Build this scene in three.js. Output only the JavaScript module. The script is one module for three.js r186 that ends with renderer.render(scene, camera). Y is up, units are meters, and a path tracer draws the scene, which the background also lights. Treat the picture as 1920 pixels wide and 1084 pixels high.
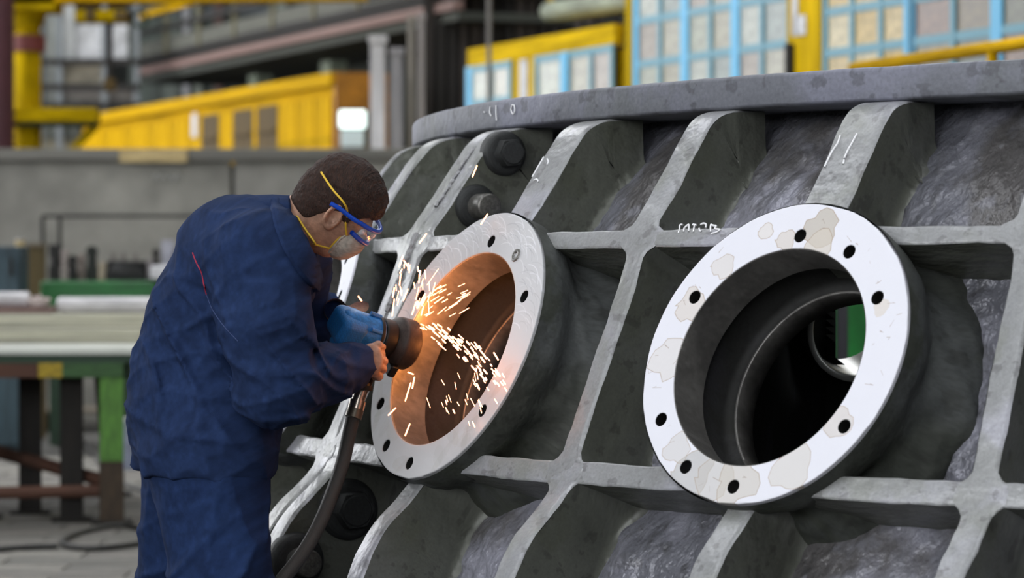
import * as THREE from 'three';
import { RectAreaLightUniformsLib } from 'three/addons/lights/RectAreaLightUniformsLib.js';
import { RoundedBoxGeometry } from 'three/addons/geometries/RoundedBoxGeometry.js';
import { ImprovedNoise } from 'three/addons/math/ImprovedNoise.js';
import { mergeGeometries } from 'three/addons/utils/BufferGeometryUtils.js';

// ------------------------------------------------------------------ camera, light, exposure
const scene = new THREE.Scene();
const CAM_Y = 1.3, FPX = 6000, PITCH = Math.atan((542 - 490) / FPX);
const camera = new THREE.PerspectiveCamera(2 * Math.atan(542 / FPX) * 180 / Math.PI, 1920 / 1084, 0.1, 200);
camera.position.set(0, CAM_Y, 0);
camera.rotation.x = -PITCH;
camera.focus = 7.1;
camera.userData.fStop = 4.0;
scene.add(camera);
const renderer = new THREE.WebGLRenderer({ antialias: true });
renderer.toneMapping = THREE.LinearToneMapping;
renderer.toneMappingExposure = 1.0;
renderer.shadowMap.enabled = true;
renderer.shadowMap.type = THREE.PCFSoftShadowMap;
scene.background = new THREE.Color(0x9fb0c0);
RectAreaLightUniformsLib.init();
// daylight panels of the hall: roof lights [x, depth, width, length] and the tall windows of the left wall
const ROOF_Y = 11, LEFT_X = -11;
const SKY_LIGHT = 3.2, SIDE_LIGHT = 4.9, FAR_LIGHT = 5.2, RIGHT_LIGHT = 1.0, FRONT_LIGHT = 4.2;
const ROOF_PANELS = [[-5.5, 2, 3, 7], [-5.5, 12, 3, 7], [-5.5, 22, 3, 7], [-5.5, 32, 3, 7], [2.5, 2, 3, 7], [2.5, 12, 3, 7], [2.5, 22, 3, 7], [2.5, 32, 3, 7]];
const SIDE_PANELS = [[-4.8, 5, 0], [1.5, 5, 0], [20, 6, 1], [29, 6, 1], [38, 6, 1]];
const FRONT_PANELS = [[-7, 5], [-1, 5]], FRONT_Z = 8;
const RIGHT_PANELS = [[-2, 5], [5, 5]], RIGHT_X = 16, WIN_Y = 5.0;
const COL_SKY = new THREE.Color(0.985, 0.985, 1.0);
function areaLight(x, y, z, w, h, tx, ty, tz, power) {
  const l = new THREE.RectAreaLight(COL_SKY, power, w, h);
  l.position.set(x, y, z); l.lookAt(tx, ty, tz); l.castShadow = true; scene.add(l); return l;
}
for (const [x, d, w, l] of ROOF_PANELS) areaLight(x, ROOF_Y - 0.16, -d, w, l, x, 0, -d - 0.0001, d > 20 ? 1.7 * SKY_LIGHT : SKY_LIGHT);
for (const [d, w, far] of SIDE_PANELS) areaLight(LEFT_X + 0.16, WIN_Y, -d, w, 5.0, 0, WIN_Y, -d, far ? FAR_LIGHT : SIDE_LIGHT);
for (const [x, w] of FRONT_PANELS) areaLight(x, WIN_Y, FRONT_Z - 0.16, w, 5.0, x, WIN_Y, 0, FRONT_LIGHT);
for (const [d, w] of RIGHT_PANELS) areaLight(RIGHT_X - 0.16, WIN_Y, -d, w, 5.0, 0, WIN_Y, -d, RIGHT_LIGHT);

// ------------------------------------------------------------------ helpers
const V = (x, y, z) => new THREE.Vector3(x, y, z);
const clamp = (x, a, b) => Math.min(b, Math.max(a, x));
const lerp = (a, b, t) => a + (b - a) * t;
const smooth = (a, b, x) => { const t = clamp((x - a) / (b - a), 0, 1); return t * t * (3 - 2 * t); };
const PN = new ImprovedNoise();
const noise = (x, y, z = 0) => PN.noise(x + 31.7, y + 17.3, z + 5.1);
const fbm = (x, y, z = 0, o = 4) => { let s = 0, a = 0.5; for (let i = 0; i < o; i++) { s += a * noise(x, y, z); x *= 2.03; y *= 2.03; z *= 2.03; a *= 0.5; } return s; };
let seed = 12345;
const rnd = () => { seed = (seed * 1664525 + 1013904223) >>> 0; return seed / 4294967296; };
const rr = (a, b) => a + (b - a) * rnd();
// a point of the place, given by the bearing at which it is seen and its distance ahead
function at(px, py, d) {
  const cp = Math.cos(PITCH), sp = Math.sin(PITCH);
  const rx = (px - 960) / FPX, ry = (542 - py) / FPX;
  const Y = ry * cp - sp, Z = ry * sp + cp;
  return V(rx / Z * d, CAM_Y + Y / Z * d, -d);
}
const taken = new Map();
function numbered(n) { const c = taken.get(n) || 0; taken.set(n, c + 1); return c ? n + '_' + String(c).padStart(3, '0') : n; }
function shade(o) { o.traverse(c => { if (c.isMesh) { c.castShadow = true; c.receiveShadow = true; } }); return o; }
function mesh(name, g, m, parent) { const o = new THREE.Mesh(g, m); o.name = name; o.castShadow = o.receiveShadow = true; parent.add(o); return o; }
function thing(name, label, category, pos = [0, 0, 0], turn = 0, group) {
  const o = new THREE.Group(); o.name = numbered(name); o.position.set(...pos); o.rotation.y = turn;
  o.userData = { label, category }; if (group) o.userData.group = group; scene.add(o); return o;
}
function single(name, g, m, label, category, group) {
  const o = mesh(numbered(name), g, m, scene); o.userData = { label, category }; if (group) o.userData.group = group; return o;
}
function struct(name, g, m) { const o = mesh(name, g, m, scene); o.userData = { kind: 'structure', label: name.replace(/_/g, ' ') + ' of the workshop hall', category: name.split('_')[0] }; return o; }
function box(w, h, d, x = 0, y = 0, z = 0, r = 0) {
  const g = r ? new RoundedBoxGeometry(w, h, d, 2, Math.min(r, w / 2.1, h / 2.1, d / 2.1)) : new THREE.BoxGeometry(w, h, d);
  g.translate(x, y, z); return g;
}
function bar(a, b, r0, r1 = r0, seg = 14) {
  const d = b.clone().sub(a), g = new THREE.CylinderGeometry(r1, r0, d.length(), seg);
  g.applyQuaternion(new THREE.Quaternion().setFromUnitVectors(V(0, 1, 0), d.normalize()));
  const m = a.clone().add(b).multiplyScalar(0.5); g.translate(m.x, m.y, m.z); return g;
}
function beam(a, b, w, h) { // rectangular bar from a to b, h is its upright side
  const d = b.clone().sub(a), L = d.length(); d.normalize();
  const side = V(0, 1, 0).cross(d).normalize(), up = d.clone().cross(side);
  const g = new THREE.BoxGeometry(w, h, L); g.applyMatrix4(new THREE.Matrix4().makeBasis(side, up, d));
  const m = a.clone().add(b).multiplyScalar(0.5); g.translate(m.x, m.y, m.z); return g;
}
function tube(pts, r, seg = 40, rad = 8, closed = false) { return new THREE.TubeGeometry(new THREE.CatmullRomCurve3(pts, closed, 'centripetal'), seg, r, rad, closed); }
function merge(list) { return mergeGeometries(list.map(g => { const q = g.index ? g.toNonIndexed() : g; for (const k of Object.keys(q.attributes)) if (!['position', 'normal', 'uv'].includes(k)) q.deleteAttribute(k); return q; })); }
// grid of points (rows x cols) -> geometry; uv in metres if given
function gridGeo(rows, cols, fn, { closeCols = false, flip = false } = {}) {
  const pos = [], uv = [], col = [], idx = []; let useCol = false;
  for (let i = 0; i < rows; i++) for (let j = 0; j < cols; j++) {
    const o = fn(i, j); pos.push(o[0].x, o[0].y, o[0].z); uv.push(o[1], o[2]);
    if (o[3]) { useCol = true; col.push(...o[3]); }
  }
  const cc = closeCols ? cols : cols - 1;
  for (let i = 0; i < rows - 1; i++) for (let j = 0; j < cc; j++) {
    const a = i * cols + j, b = i * cols + (j + 1) % cols, c = a + cols, d = b + cols;
    flip ? idx.push(a, b, c, b, d, c) : idx.push(a, c, b, b, c, d);
  }
  const g = new THREE.BufferGeometry();
  g.setAttribute('position', new THREE.Float32BufferAttribute(pos, 3));
  g.setAttribute('uv', new THREE.Float32BufferAttribute(uv, 2));
  if (useCol) g.setAttribute('color', new THREE.Float32BufferAttribute(col, 3));
  g.setIndex(idx); g.computeVertexNormals(); return g;
}
// surface of a distance field, meshed on a grid
function fieldMesh(f, lo, hi, cell) {
  const nx = Math.ceil((hi.x - lo.x) / cell) + 1, ny = Math.ceil((hi.y - lo.y) / cell) + 1, nz = Math.ceil((hi.z - lo.z) / cell) + 1;
  const F = new Float32Array(nx * ny * nz), id = (i, j, k) => (k * ny + j) * nx + i;
  for (let k = 0; k < nz; k++) for (let j = 0; j < ny; j++) for (let i = 0; i < nx; i++) F[id(i, j, k)] = f(lo.x + i * cell, lo.y + j * cell, lo.z + k * cell);
  const vid = new Int32Array(nx * ny * nz).fill(-1), pos = [], idx = [];
  const off = [0, 1, nx, nx + 1, nx * ny, nx * ny + 1, nx * ny + nx, nx * ny + nx + 1];
  const ed = [[0, 1], [2, 3], [4, 5], [6, 7], [0, 2], [1, 3], [4, 6], [5, 7], [0, 4], [1, 5], [2, 6], [3, 7]];
  for (let k = 0; k < nz - 1; k++) for (let j = 0; j < ny - 1; j++) for (let i = 0; i < nx - 1; i++) {
    const b = id(i, j, k); let m = 0; for (let c = 0; c < 8; c++) if (F[b + off[c]] < 0) m |= 1 << c;
    if (m === 0 || m === 255) continue;
    let x = 0, y = 0, z = 0, n = 0;
    for (const [p, q] of ed) { const a = (m >> p) & 1, e = (m >> q) & 1; if (a === e) continue; const fa = F[b + off[p]], fb = F[b + off[q]], t = fa / (fa - fb);
      x += lerp(p & 1, q & 1, t); y += lerp((p >> 1) & 1, (q >> 1) & 1, t); z += lerp(p >> 2, q >> 2, t); n++; }
    vid[b] = pos.length / 3; pos.push(lo.x + (i + x / n) * cell, lo.y + (j + y / n) * cell, lo.z + (k + z / n) * cell);
  }
  const quad = (a, b, c, d, s) => { if (a < 0 || b < 0 || c < 0 || d < 0) return; s ? idx.push(a, c, b, a, d, c) : idx.push(a, b, c, a, c, d); };
  for (let k = 1; k < nz - 1; k++) for (let j = 1; j < ny - 1; j++) for (let i = 1; i < nx - 1; i++) {
    const b = id(i, j, k), s = F[b] < 0;
    if (s !== (F[b + 1] < 0)) quad(vid[b], vid[b - nx], vid[b - nx - nx * ny], vid[b - nx * ny], !s);
    if (s !== (F[b + nx] < 0)) quad(vid[b], vid[b - nx * ny], vid[b - 1 - nx * ny], vid[b - 1], !s);
    if (s !== (F[b + nx * ny] < 0)) quad(vid[b], vid[b - 1], vid[b - 1 - nx], vid[b - nx], !s);
  }
  const nor = [], uv = [], e = cell * 0.6;
  for (let i = 0; i < pos.length; i += 3) {
    const x = pos[i], y = pos[i + 1], z = pos[i + 2];
    const n = V(f(x + e, y, z) - f(x - e, y, z), f(x, y + e, z) - f(x, y - e, z), f(x, y, z + e) - f(x, y, z - e)).normalize();
    nor.push(n.x, n.y, n.z); uv.push(x + 0.6 * z, y + 0.3 * z);
  }
  const g = new THREE.BufferGeometry();
  g.setAttribute('position', new THREE.Float32BufferAttribute(pos, 3));
  g.setAttribute('normal', new THREE.Float32BufferAttribute(nor, 3));
  g.setAttribute('uv', new THREE.Float32BufferAttribute(uv, 2));
  g.setIndex(idx); return g;
}
const smin = (a, b, k) => { const h = clamp(0.5 + 0.5 * (b - a) / k, 0, 1); return lerp(b, a, h) - k * h * (1 - h); };
const smax = (a, b, k) => -smin(-a, -b, k);
function cap(a, b, ra, rb) {
  const dx = b.x - a.x, dy = b.y - a.y, dz = b.z - a.z, L = dx * dx + dy * dy + dz * dz || 1e-9;
  return (x, y, z) => { const h = clamp(((x - a.x) * dx + (y - a.y) * dy + (z - a.z) * dz) / L, 0, 1);
    const u = x - a.x - h * dx, v = y - a.y - h * dy, w = z - a.z - h * dz; return Math.sqrt(u * u + v * v + w * w) - lerp(ra, rb, h); };
}
function ell(cx, cy, cz, rx, ry, rz) { return (x, y, z) => { x = (x - cx) / rx; y = (y - cy) / ry; z = (z - cz) / rz; const l = Math.sqrt(x * x + y * y + z * z); return (l - 1) * Math.min(rx, ry, rz) * (l > 0.2 ? 1 : 1); }; }

// ------------------------------------------------------------------ procedural textures
function periodic(n, cells, s) { // tiling value noise, n x n
  const g = new Float32Array(cells * cells); let q = s; for (let i = 0; i < g.length; i++) { q = (q * 1664525 + 1013904223) >>> 0; g[i] = q / 4294967296; }
  const out = new Float32Array(n * n);
  for (let y = 0; y < n; y++) { const fy = y / n * cells, j = Math.floor(fy), ty = fy - j, v = ty * ty * (3 - 2 * ty);
    for (let x = 0; x < n; x++) { const fx = x / n * cells, i = Math.floor(fx), tx = fx - i, u = tx * tx * (3 - 2 * tx);
      const i1 = (i + 1) % cells, j1 = (j + 1) % cells;
      out[y * n + x] = lerp(lerp(g[j * cells + i], g[j * cells + i1], u), lerp(g[j1 * cells + i], g[j1 * cells + i1], u), v); } }
  return out;
}
function layered(n, c0, oct, s, gain = 0.55) { const o = new Float32Array(n * n); let a = 1, t = 0; for (let k = 0; k < oct; k++) { const p = periodic(n, Math.min(n / 2, c0 << k), s + k * 77); for (let i = 0; i < o.length; i++) o[i] += a * p[i]; t += a; a *= gain; } for (let i = 0; i < o.length; i++) o[i] /= t; return o; }
function dataTex(n, fn, srgb) {
  const d = new Uint8Array(n * n * 4);
  for (let i = 0; i < n * n; i++) { const c = fn(i, i % n, Math.floor(i / n)); d[4 * i] = clamp(c[0], 0, 255); d[4 * i + 1] = clamp(c[1], 0, 255); d[4 * i + 2] = clamp(c[2], 0, 255); d[4 * i + 3] = 255; }
  const t = new THREE.DataTexture(d, n, n); t.wrapS = t.wrapT = THREE.RepeatWrapping; t.magFilter = THREE.LinearFilter; t.minFilter = THREE.LinearMipmapLinearFilter; t.generateMipmaps = true;
  if (srgb) t.colorSpace = THREE.SRGBColorSpace; t.needsUpdate = true; return t;
}
function rep(t, u, v = u) { const c = t.clone(); c.repeat.set(u, v); c.needsUpdate = true; return c; }
const N = 512;
const nA = layered(N, 4, 6, 11), nB = layered(N, 8, 6, 402), nC = layered(N, 32, 4, 913), nD = layered(N, 3, 3, 1777);
const mix3 = (a, b, t) => [lerp(a[0], b[0], t), lerp(a[1], b[1], t), lerp(a[2], b[2], t)];
// cast iron under a mottled coat of grey primer: slate, olive and violet-grey patches, pits and smears
const texCast = dataTex(N, i => { let c = mix3([158, 160, 158], [188, 189, 200], smooth(0.4, 0.62, nA[i])); c = mix3(c, [140, 143, 130], 0.7 * smooth(0.5, 0.66, nB[i])); c = mix3(c, [100, 98, 98], 0.35 * smooth(0.58, 0.76, nC[i])); c = mix3(c, [214, 214, 222], 0.5 * smooth(0.6, 0.74, nD[i] * 0.5 + nC[i] * 0.5)); const k = 0.88 + 0.24 * nC[(i * 7) % (N * N)]; return c.map(v => v * k); }, true);
const texSkin = dataTex(N, i => { let c = mix3([150, 151, 156], [196, 196, 204], smooth(0.4, 0.62, nB[i])); c = mix3(c, [112, 108, 100], 0.75 * smooth(0.46, 0.62, nA[i])); c = mix3(c, [86, 86, 84], 0.5 * smooth(0.55, 0.75, nC[i])); c = mix3(c, [222, 222, 230], 0.45 * smooth(0.56, 0.7, nD[i] * 0.4 + nC[i] * 0.6)); return c; }, true);
const texCastSoft = dataTex(N, i => { let c = mix3([168, 169, 168], [188, 188, 194], smooth(0.4, 0.62, nA[i])); c = mix3(c, [150, 152, 142], 0.5 * smooth(0.5, 0.7, nB[i])); c = mix3(c, [110, 108, 108], 0.4 * smooth(0.66, 0.74, nC[i])); const k = 0.92 + 0.16 * nC[(i * 7) % (N * N)]; return c.map(v => v * k); }, true);
const bumpCast = dataTex(N, i => { const v = 255 * clamp(0.5 + 0.7 * (nA[i] - 0.5) + 0.6 * (nB[i] - 0.5) + 0.5 * (nC[i] - 0.5), 0, 1); return [v, v, v]; });
const bumpFine = dataTex(N, i => { const v = 255 * nC[i]; return [v, v, v]; });
const texMottle = dataTex(N, i => { const v = 200 + 80 * (nA[i] - 0.5) + 60 * (nB[i] - 0.5) + 50 * (nC[i] - 0.5); return [v, v, v]; }, true);
const bumpWeave = dataTex(256, (i, x, y) => { const v = 127 + 60 * Math.sin((x + y) * Math.PI / 4) + 50 * (nC[(y * 2 * N + x * 2) % (N * N)] - 0.5) * 2; return [v, v, v]; });
const texCloth = dataTex(N, i => { const v = 205 + 70 * (nA[i] - 0.5) + 70 * (nC[i] - 0.5); return [v, v, v]; }, true);
const texRough = dataTex(N, i => { const v = 255 * clamp(0.62 + 0.5 * (nB[i] - 0.5), 0, 1); return [v, v, v]; });
function std(color, roughness = 0.7, metalness = 0, extra = {}) { return new THREE.MeshStandardMaterial({ color, roughness, metalness, side: THREE.DoubleSide, ...extra }); }
const mottled = (color, r = 0.7, m = 0, u = 1, extra = {}) => std(color, r, m, { map: rep(texMottle, u), bumpMap: rep(bumpFine, u), bumpScale: 0.001, ...extra });
// ------------------------------------------------------------------ the hall
const matt = (color, u) => new THREE.MeshPhysicalMaterial({ color, roughness: 0.85, specularIntensity: 0.2, side: THREE.DoubleSide, map: rep(texMottle, u), bumpMap: rep(bumpFine, u), bumpScale: 0.001 });
const M = {
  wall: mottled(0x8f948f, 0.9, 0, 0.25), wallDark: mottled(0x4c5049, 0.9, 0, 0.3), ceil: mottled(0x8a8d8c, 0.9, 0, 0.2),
  floorBase: mottled(0x55534f, 0.85, 0, 0.5), glow: std(0xffffff, 0.6, 0, { emissive: 0xeaf4ff, emissiveIntensity: 1.5 }),
  frame: std(0x70767a, 0.6), yellow: matt(0xf2bd00, 0.7), yellowDeep: matt(0xd8b400, 0.8), orange: mottled(0xd08a1e, 0.6, 0, 0.7),
  yellowBright: matt(0xffd20c, 0.7), brown: mottled(0x6b5423, 0.8, 0, 1), blueFrame: std(0x5cb0d8, 0.5), white: mottled(0xfbfbff, 0.5, 0, 1), darkSteel: mottled(0x2c2a28, 0.75, 0.1, 1),
  greyPanel: mottled(0x9a9890, 0.8, 0, 0.35), beige: mottled(0xdcc48e, 0.9, 0, 1), glassGrey: std(0xa9b5a2, 0.25, 0, { map: rep(texMottle, 0.8) }),
  green: mottled(0x1f7a35, 0.5, 0, 1), greenDark: mottled(0x2a4a33, 0.6, 0, 1), rust: mottled(0x6e4a3a, 0.8, 0.1, 1), pink: mottled(0x9c7f78, 0.8, 0, 1), maroon: mottled(0x5b2b35, 0.6, 0, 1),
};
const HX0 = LEFT_X, HX1 = RIGHT_X, HZ0 = FRONT_Z, HZ1 = -62; // inside of the hall
{
  const fl = struct('floor', box(HX1 - HX0 + 1, 0.3, HZ0 - HZ1 + 1, (HX0 + HX1) / 2, -0.165, (HZ0 + HZ1) / 2), M.floorBase);
  // worn paving slabs of the aisle that the view takes in
  const tm = [0x8b877f, 0x7d7a73, 0x98948b, 0x858079].map(c => mottled(c, 0.85, 0, 0.8));
  const tg = [new RoundedBoxGeometry(0.592, 0.03, 0.292, 1, 0.006), new RoundedBoxGeometry(0.288, 0.03, 0.292, 1, 0.006)];
  for (let r = 0; r < 34; r++) for (let k = 0; k < 7; k++) {
    const o = mesh('paving_slab', tg[0], tm[Math.floor(rnd() * 4)], fl);
    o.position.set(-4.0 + 0.6 * k + (r % 2) * 0.3, -0.015 + rr(-0.003, 0.002), -11.2 - 0.3 * r);
  }
  struct('wall_back', box(HX1 - HX0 + 1, ROOF_Y, 0.4, (HX0 + HX1) / 2, ROOF_Y / 2, HZ1 - 0.2), M.wall);
  struct('wall_front', box(HX1 - HX0 + 1, ROOF_Y, 0.4, (HX0 + HX1) / 2, ROOF_Y / 2, HZ0 + 0.2), M.wall);
  struct('wall_right', box(0.4, ROOF_Y, HZ0 - HZ1, HX1 + 0.2, ROOF_Y / 2, (HZ0 + HZ1) / 2), M.wall);
  struct('wall_left', box(0.4, ROOF_Y, HZ0 - HZ1, HX0 - 0.2, ROOF_Y / 2, (HZ0 + HZ1) / 2), M.wall);
  struct('ceiling', box(HX1 - HX0 + 1, 0.3, HZ0 - HZ1 + 1, (HX0 + HX1) / 2, ROOF_Y + 0.15, (HZ0 + HZ1) / 2), M.ceil);
  let wn = 1;
  for (const [x, d, w, l] of ROOF_PANELS) { // milky roof lights
    const o = struct('window_' + wn, box(w, 0.06, l, x, ROOF_Y - 0.05, -d), M.glow); wn++;
    for (const s of [-1, 1]) { mesh('window_frame', box(0.1, 0.14, l + 0.2, x + s * (w / 2 + 0.05), ROOF_Y - 0.07, -d), M.frame, o); mesh('window_frame', box(w, 0.14, 0.1, x, ROOF_Y - 0.07, -d + s * (l / 2 + 0.05)), M.frame, o); }
  }
  for (const [x, w] of FRONT_PANELS) { // tall milky windows of the wall behind the viewer
    const o = struct('window_' + wn, box(w, 5, 0.06, x, WIN_Y, HZ0 - 0.05), M.glow); wn++;
    for (const s of [-1, 1]) { mesh('window_frame', box(0.1, 5.2, 0.14, x + s * (w / 2 + 0.05), WIN_Y, HZ0 - 0.05), M.frame, o); mesh('window_frame', box(w, 0.1, 0.14, x, WIN_Y + s * 2.55, HZ0 - 0.05), M.frame, o); }
  }
  for (const [X, list] of [[HX0 + 0.05, SIDE_PANELS], [HX1 - 0.05, RIGHT_PANELS]]) for (const [d, w] of list) { // tall milky side windows
    const o = struct('window_' + wn, box(0.06, 5, w, X, WIN_Y, -d), M.glow); wn++;
    for (const s of [-1, 1]) { mesh('window_frame', box(0.14, 5.2, 0.1, X, WIN_Y, -d + s * (w / 2 + 0.05)), M.frame, o); mesh('window_frame', box(0.14, 0.1, w, X, WIN_Y + s * 2.55, -d), M.frame, o); }
  }
}

// ------------------------------------------------------------------ the casting
// upright axis, conical ribbed shell; H is height above eye level, R distance from the axis
const XC = 3.2097, ZC = 9.3599, TH = 0.761, DT = 0.1376, PFIT = 0.00057, TILT = -(PITCH - PFIT);
const casting = thing('turbine_casting', 'huge grey ribbed conical metal casting with round flanged ports', 'casting');
casting.rotation.x = TILT;
casting.position.copy(V(XC, -CAM_Y, -ZC).applyAxisAngle(V(1, 0, 0), TILT).add(V(0, CAM_Y, 0)));
const C3 = (th, R, H) => V(-R * Math.sin(th), H + CAM_Y, R * Math.cos(th)); // casting-local point
const tanV = th => V(-Math.cos(th), 0, -Math.sin(th)), radV = th => V(-Math.sin(th), 0, Math.cos(th));
const PROF = [[3.40, 0.4005], [3.46, 0.398], [3.515, 0.392], [3.555, 0.374], [3.588, 0.338], [3.635, 0.27], [3.683, 0.2], [3.735, 0.127], [3.79, -0.01], [3.86, -0.17], [3.945, -0.365], [3.972, -0.43], [4.022, -0.485], [4.075, -0.535], [4.108, -0.58], [4.135, -0.63], [4.17, -0.72], [4.215, -0.85], [4.25, -1.0], [4.27, -1.17]];
const profCurve = new THREE.CatmullRomCurve3(PROF.map(([r, h]) => V(r, h, 0)), false, 'centripetal');
const PS = profCurve.getSpacedPoints(400), PL = profCurve.getLength();
function prof(s) { // -> R, H and outward normal at arc length s
  const f = clamp(s / PL, 0, 1) * 400, i = Math.min(399, Math.floor(f)), t = f - i, a = PS[i], b = PS[i + 1];
  const i0 = Math.max(0, i - 2), i1 = Math.min(400, i + 3), dx = PS[i1].x - PS[i0].x, dy = PS[i1].y - PS[i0].y, L = Math.hypot(dx, dy);
  return { R: lerp(a.x, b.x, t), H: lerp(a.y, b.y, t), nR: -dy / L, nH: dx / L };
}
function sOfH(h) { let lo = 0, hi = PL; for (let i = 0; i < 40; i++) { const m = (lo + hi) / 2; prof(m).H > h ? lo = m : hi = m; } return lo; }
const rOfH = h => prof(sOfH(h)).R;
const S_MID = sOfH(0.108), S_BOT = sOfH(-0.397), HW_MID = 0.021, HW_BOT = 0.025, DEPTH = 0.21;
const SKIN = [[3.29, 0.41], [3.37, 0.33], [3.5, 0.2], [3.556, 0.127], [3.6, -0.01], [3.663, -0.17], [3.735, -0.365], [3.755, -0.43], [3.8, -0.485], [3.838, -0.535], [3.868, -0.58], [3.893, -0.63], [3.93, -0.72], [3.975, -0.85], [4.01, -1.0], [4.03, -1.3]];
const skinR = h => { if (h >= SKIN[0][1]) return SKIN[0][0]; for (let i = 0; i < SKIN.length - 1; i++) if (h >= SKIN[i + 1][1]) return lerp(SKIN[i + 1][0], SKIN[i][0], (h - SKIN[i + 1][1]) / (SKIN[i][1] - SKIN[i + 1][1])); return 4.03; };
const DEP = Array.from({ length: 201 }, (_, i) => { const p = prof(PL * i / 200); let d = 0.02; while (d < 0.24 && p.R - p.nR * d > skinR(p.H - p.nH * d)) d += 0.002; return d; });
const depthAt = s => DEP[Math.round(clamp(s / PL, 0, 1) * 200)];
// bearing ray in the casting's own frame -> first meeting with a test
function castRay(px, py) { const w = at(px, py, 1).sub(V(0, CAM_Y, 0)); const d = w.applyAxisAngle(V(1, 0, 0), -TILT); return t => V(d.x * t - XC, d.y * t, d.z * t + ZC); }
function onRibFace(px, py, off = 0.002) { const r = castRay(px, py); let t = 5.5; for (; t < 10; t += 0.002) { const p = r(t), R = Math.hypot(p.x, p.z); if (p.y < 0.4 && R < rOfH(p.y) + off) break; } const p = r(t); return V(p.x, p.y + CAM_Y, p.z); }
function onCylinder(px, py, R0) { const r = castRay(px, py); let t = 5.5; for (; t < 10; t += 0.002) { const p = r(t); if (Math.hypot(p.x, p.z) < R0) break; } const p = r(t); return V(p.x, p.y + CAM_Y, p.z); }
function onMeridian(px, py, th) { const r = castRay(px, py), n = tanV(th); let t = 5.5; let prev = r(5).dot(n); for (; t < 11; t += 0.002) { const v = r(t).dot(n); if (v * prev < 0) break; prev = v; } const p = r(t); return V(p.x, p.y + CAM_Y, p.z); }

const castUV = rep(texCast, 1.1), castBump = rep(bumpCast, 1.1);
const CM = {
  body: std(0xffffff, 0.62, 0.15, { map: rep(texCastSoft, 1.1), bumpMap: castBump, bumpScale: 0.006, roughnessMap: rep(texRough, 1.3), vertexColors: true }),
  skin: std(0xb6b6bc, 0.6, 0.15, { map: rep(texSkin, 0.9), bumpMap: rep(bumpCast, 1.4), bumpScale: 0.02, roughnessMap: rep(texRough, 1.3) }),
  plate: std(0xa2a4b0, 0.6, 0.15, { map: rep(texCastSoft, 0.8), bumpMap: rep(bumpCast, 1.2), bumpScale: 0.004 }),
  boss: std(0x6c6f68, 0.65, 0.15, { map: rep(texCast, 1), bumpMap: rep(bumpCast, 1), bumpScale: 0.008 }),
  bore: std(0xa09d99, 0.36, 0.4, { map: rep(texMottle, 2), bumpMap: rep(bumpFine, 2), bumpScale: 0.0008 }),
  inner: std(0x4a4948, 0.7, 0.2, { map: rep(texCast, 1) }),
  bolt: std(0x3f4141, 0.55, 0.35, { map: rep(texMottle, 3), bumpMap: rep(bumpFine, 3), bumpScale: 0.001 }),
  boltBright: std(0x8f8d88, 0.4, 0.7, { map: rep(texMottle, 3) }),
  chalk: std(0xe8e8ea, 0.95), thread: std(0x2b2a29, 0.5, 0.5), weld: std(0xb6b6b8, 0.5, 0.25, { map: rep(texMottle, 5) }),
};
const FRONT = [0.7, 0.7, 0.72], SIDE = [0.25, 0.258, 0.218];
// one rib: swept along the profile from s0 to s1 at angle th
function ribGeo(th, width, s0, s1, { jit = 1, id = 0, flare = 0.03, depth = null } = {}) {
  const n = Math.max(12, Math.round((s1 - s0) / 0.014)), rad = radV(th), tan = tanV(th);
  const rows = n + 1, sec = [];
  // cross-section: [side, dOff, fil, isFront]
  const F = 0.035;
  for (const sgn of [-1, 1]) {
    const L = [];
    for (let k = 0; k <= 4; k++) { const a = k / 4 * Math.PI / 2; L.push([sgn, 'base', F * (1 - Math.sin(a)), F * (1 - Math.cos(a)), 0]); }
    L.push([sgn, 'mid', 0, 0.5, 0]); L.push([sgn, 'edge', 0, 0.005, 0]);
    const Fr = [[sgn, 'edge', 0, 0.005, 1], [sgn, 'bev', -0.005, 0, 1]];
    if (sgn < 0) sec.push(...L, ...Fr, [sgn, 'bev', -0.4, 0, 1]); else sec.push(...Fr.reverse(), ...L.reverse());
  }
  return gridGeo(rows, sec.length, (i, j) => {
    const s = lerp(s0, s1, i / n), p = prof(s), [sgn, kind, a, b, front] = sec[j], D = Math.max(depth ?? 0, depthAt(s)) + 0.012;
    let w = width / 2;
    for (const [c, h] of [[S_MID, HW_MID], [S_BOT, HW_BOT]]) { const x = Math.abs(s - c) - h; if (x < flare) { const q = flare - Math.max(0, x); w += flare - Math.sqrt(Math.max(0, flare * flare - q * q)); } }
    w += jit * (0.004 * noise(s * 9, th * 40, sgn * 3 + id) + 0.002 * noise(s * 35, th * 40, sgn * 7));
    let t = w, d;
    if (kind === 'base') { t = w + a; d = D - b; } else if (kind === 'mid') d = D * 0.5; else if (kind === 'edge') d = b; else { t = w * (1 + a * (a < -0.1 ? 1 : 0)) + (a > -0.1 ? a : 0); d = 0; }
    d += jit * 0.003 * fbm(s * 14, t * 30 * sgn, th * 20, 3) + (front ? 0 : jit * 0.004 * noise(s * 8, d * 20, th * 30));
    const R = p.R - p.nR * d, H = p.H - p.nH * d;
    const P = C3(th, R, H).addScaledVector(tan, t * sgn);
    const u = th * 3.7 + (front ? t * sgn : sgn * (w + d));
    return [P, u, s + th * 5, front ? FRONT : SIDE];
  });
}
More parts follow.
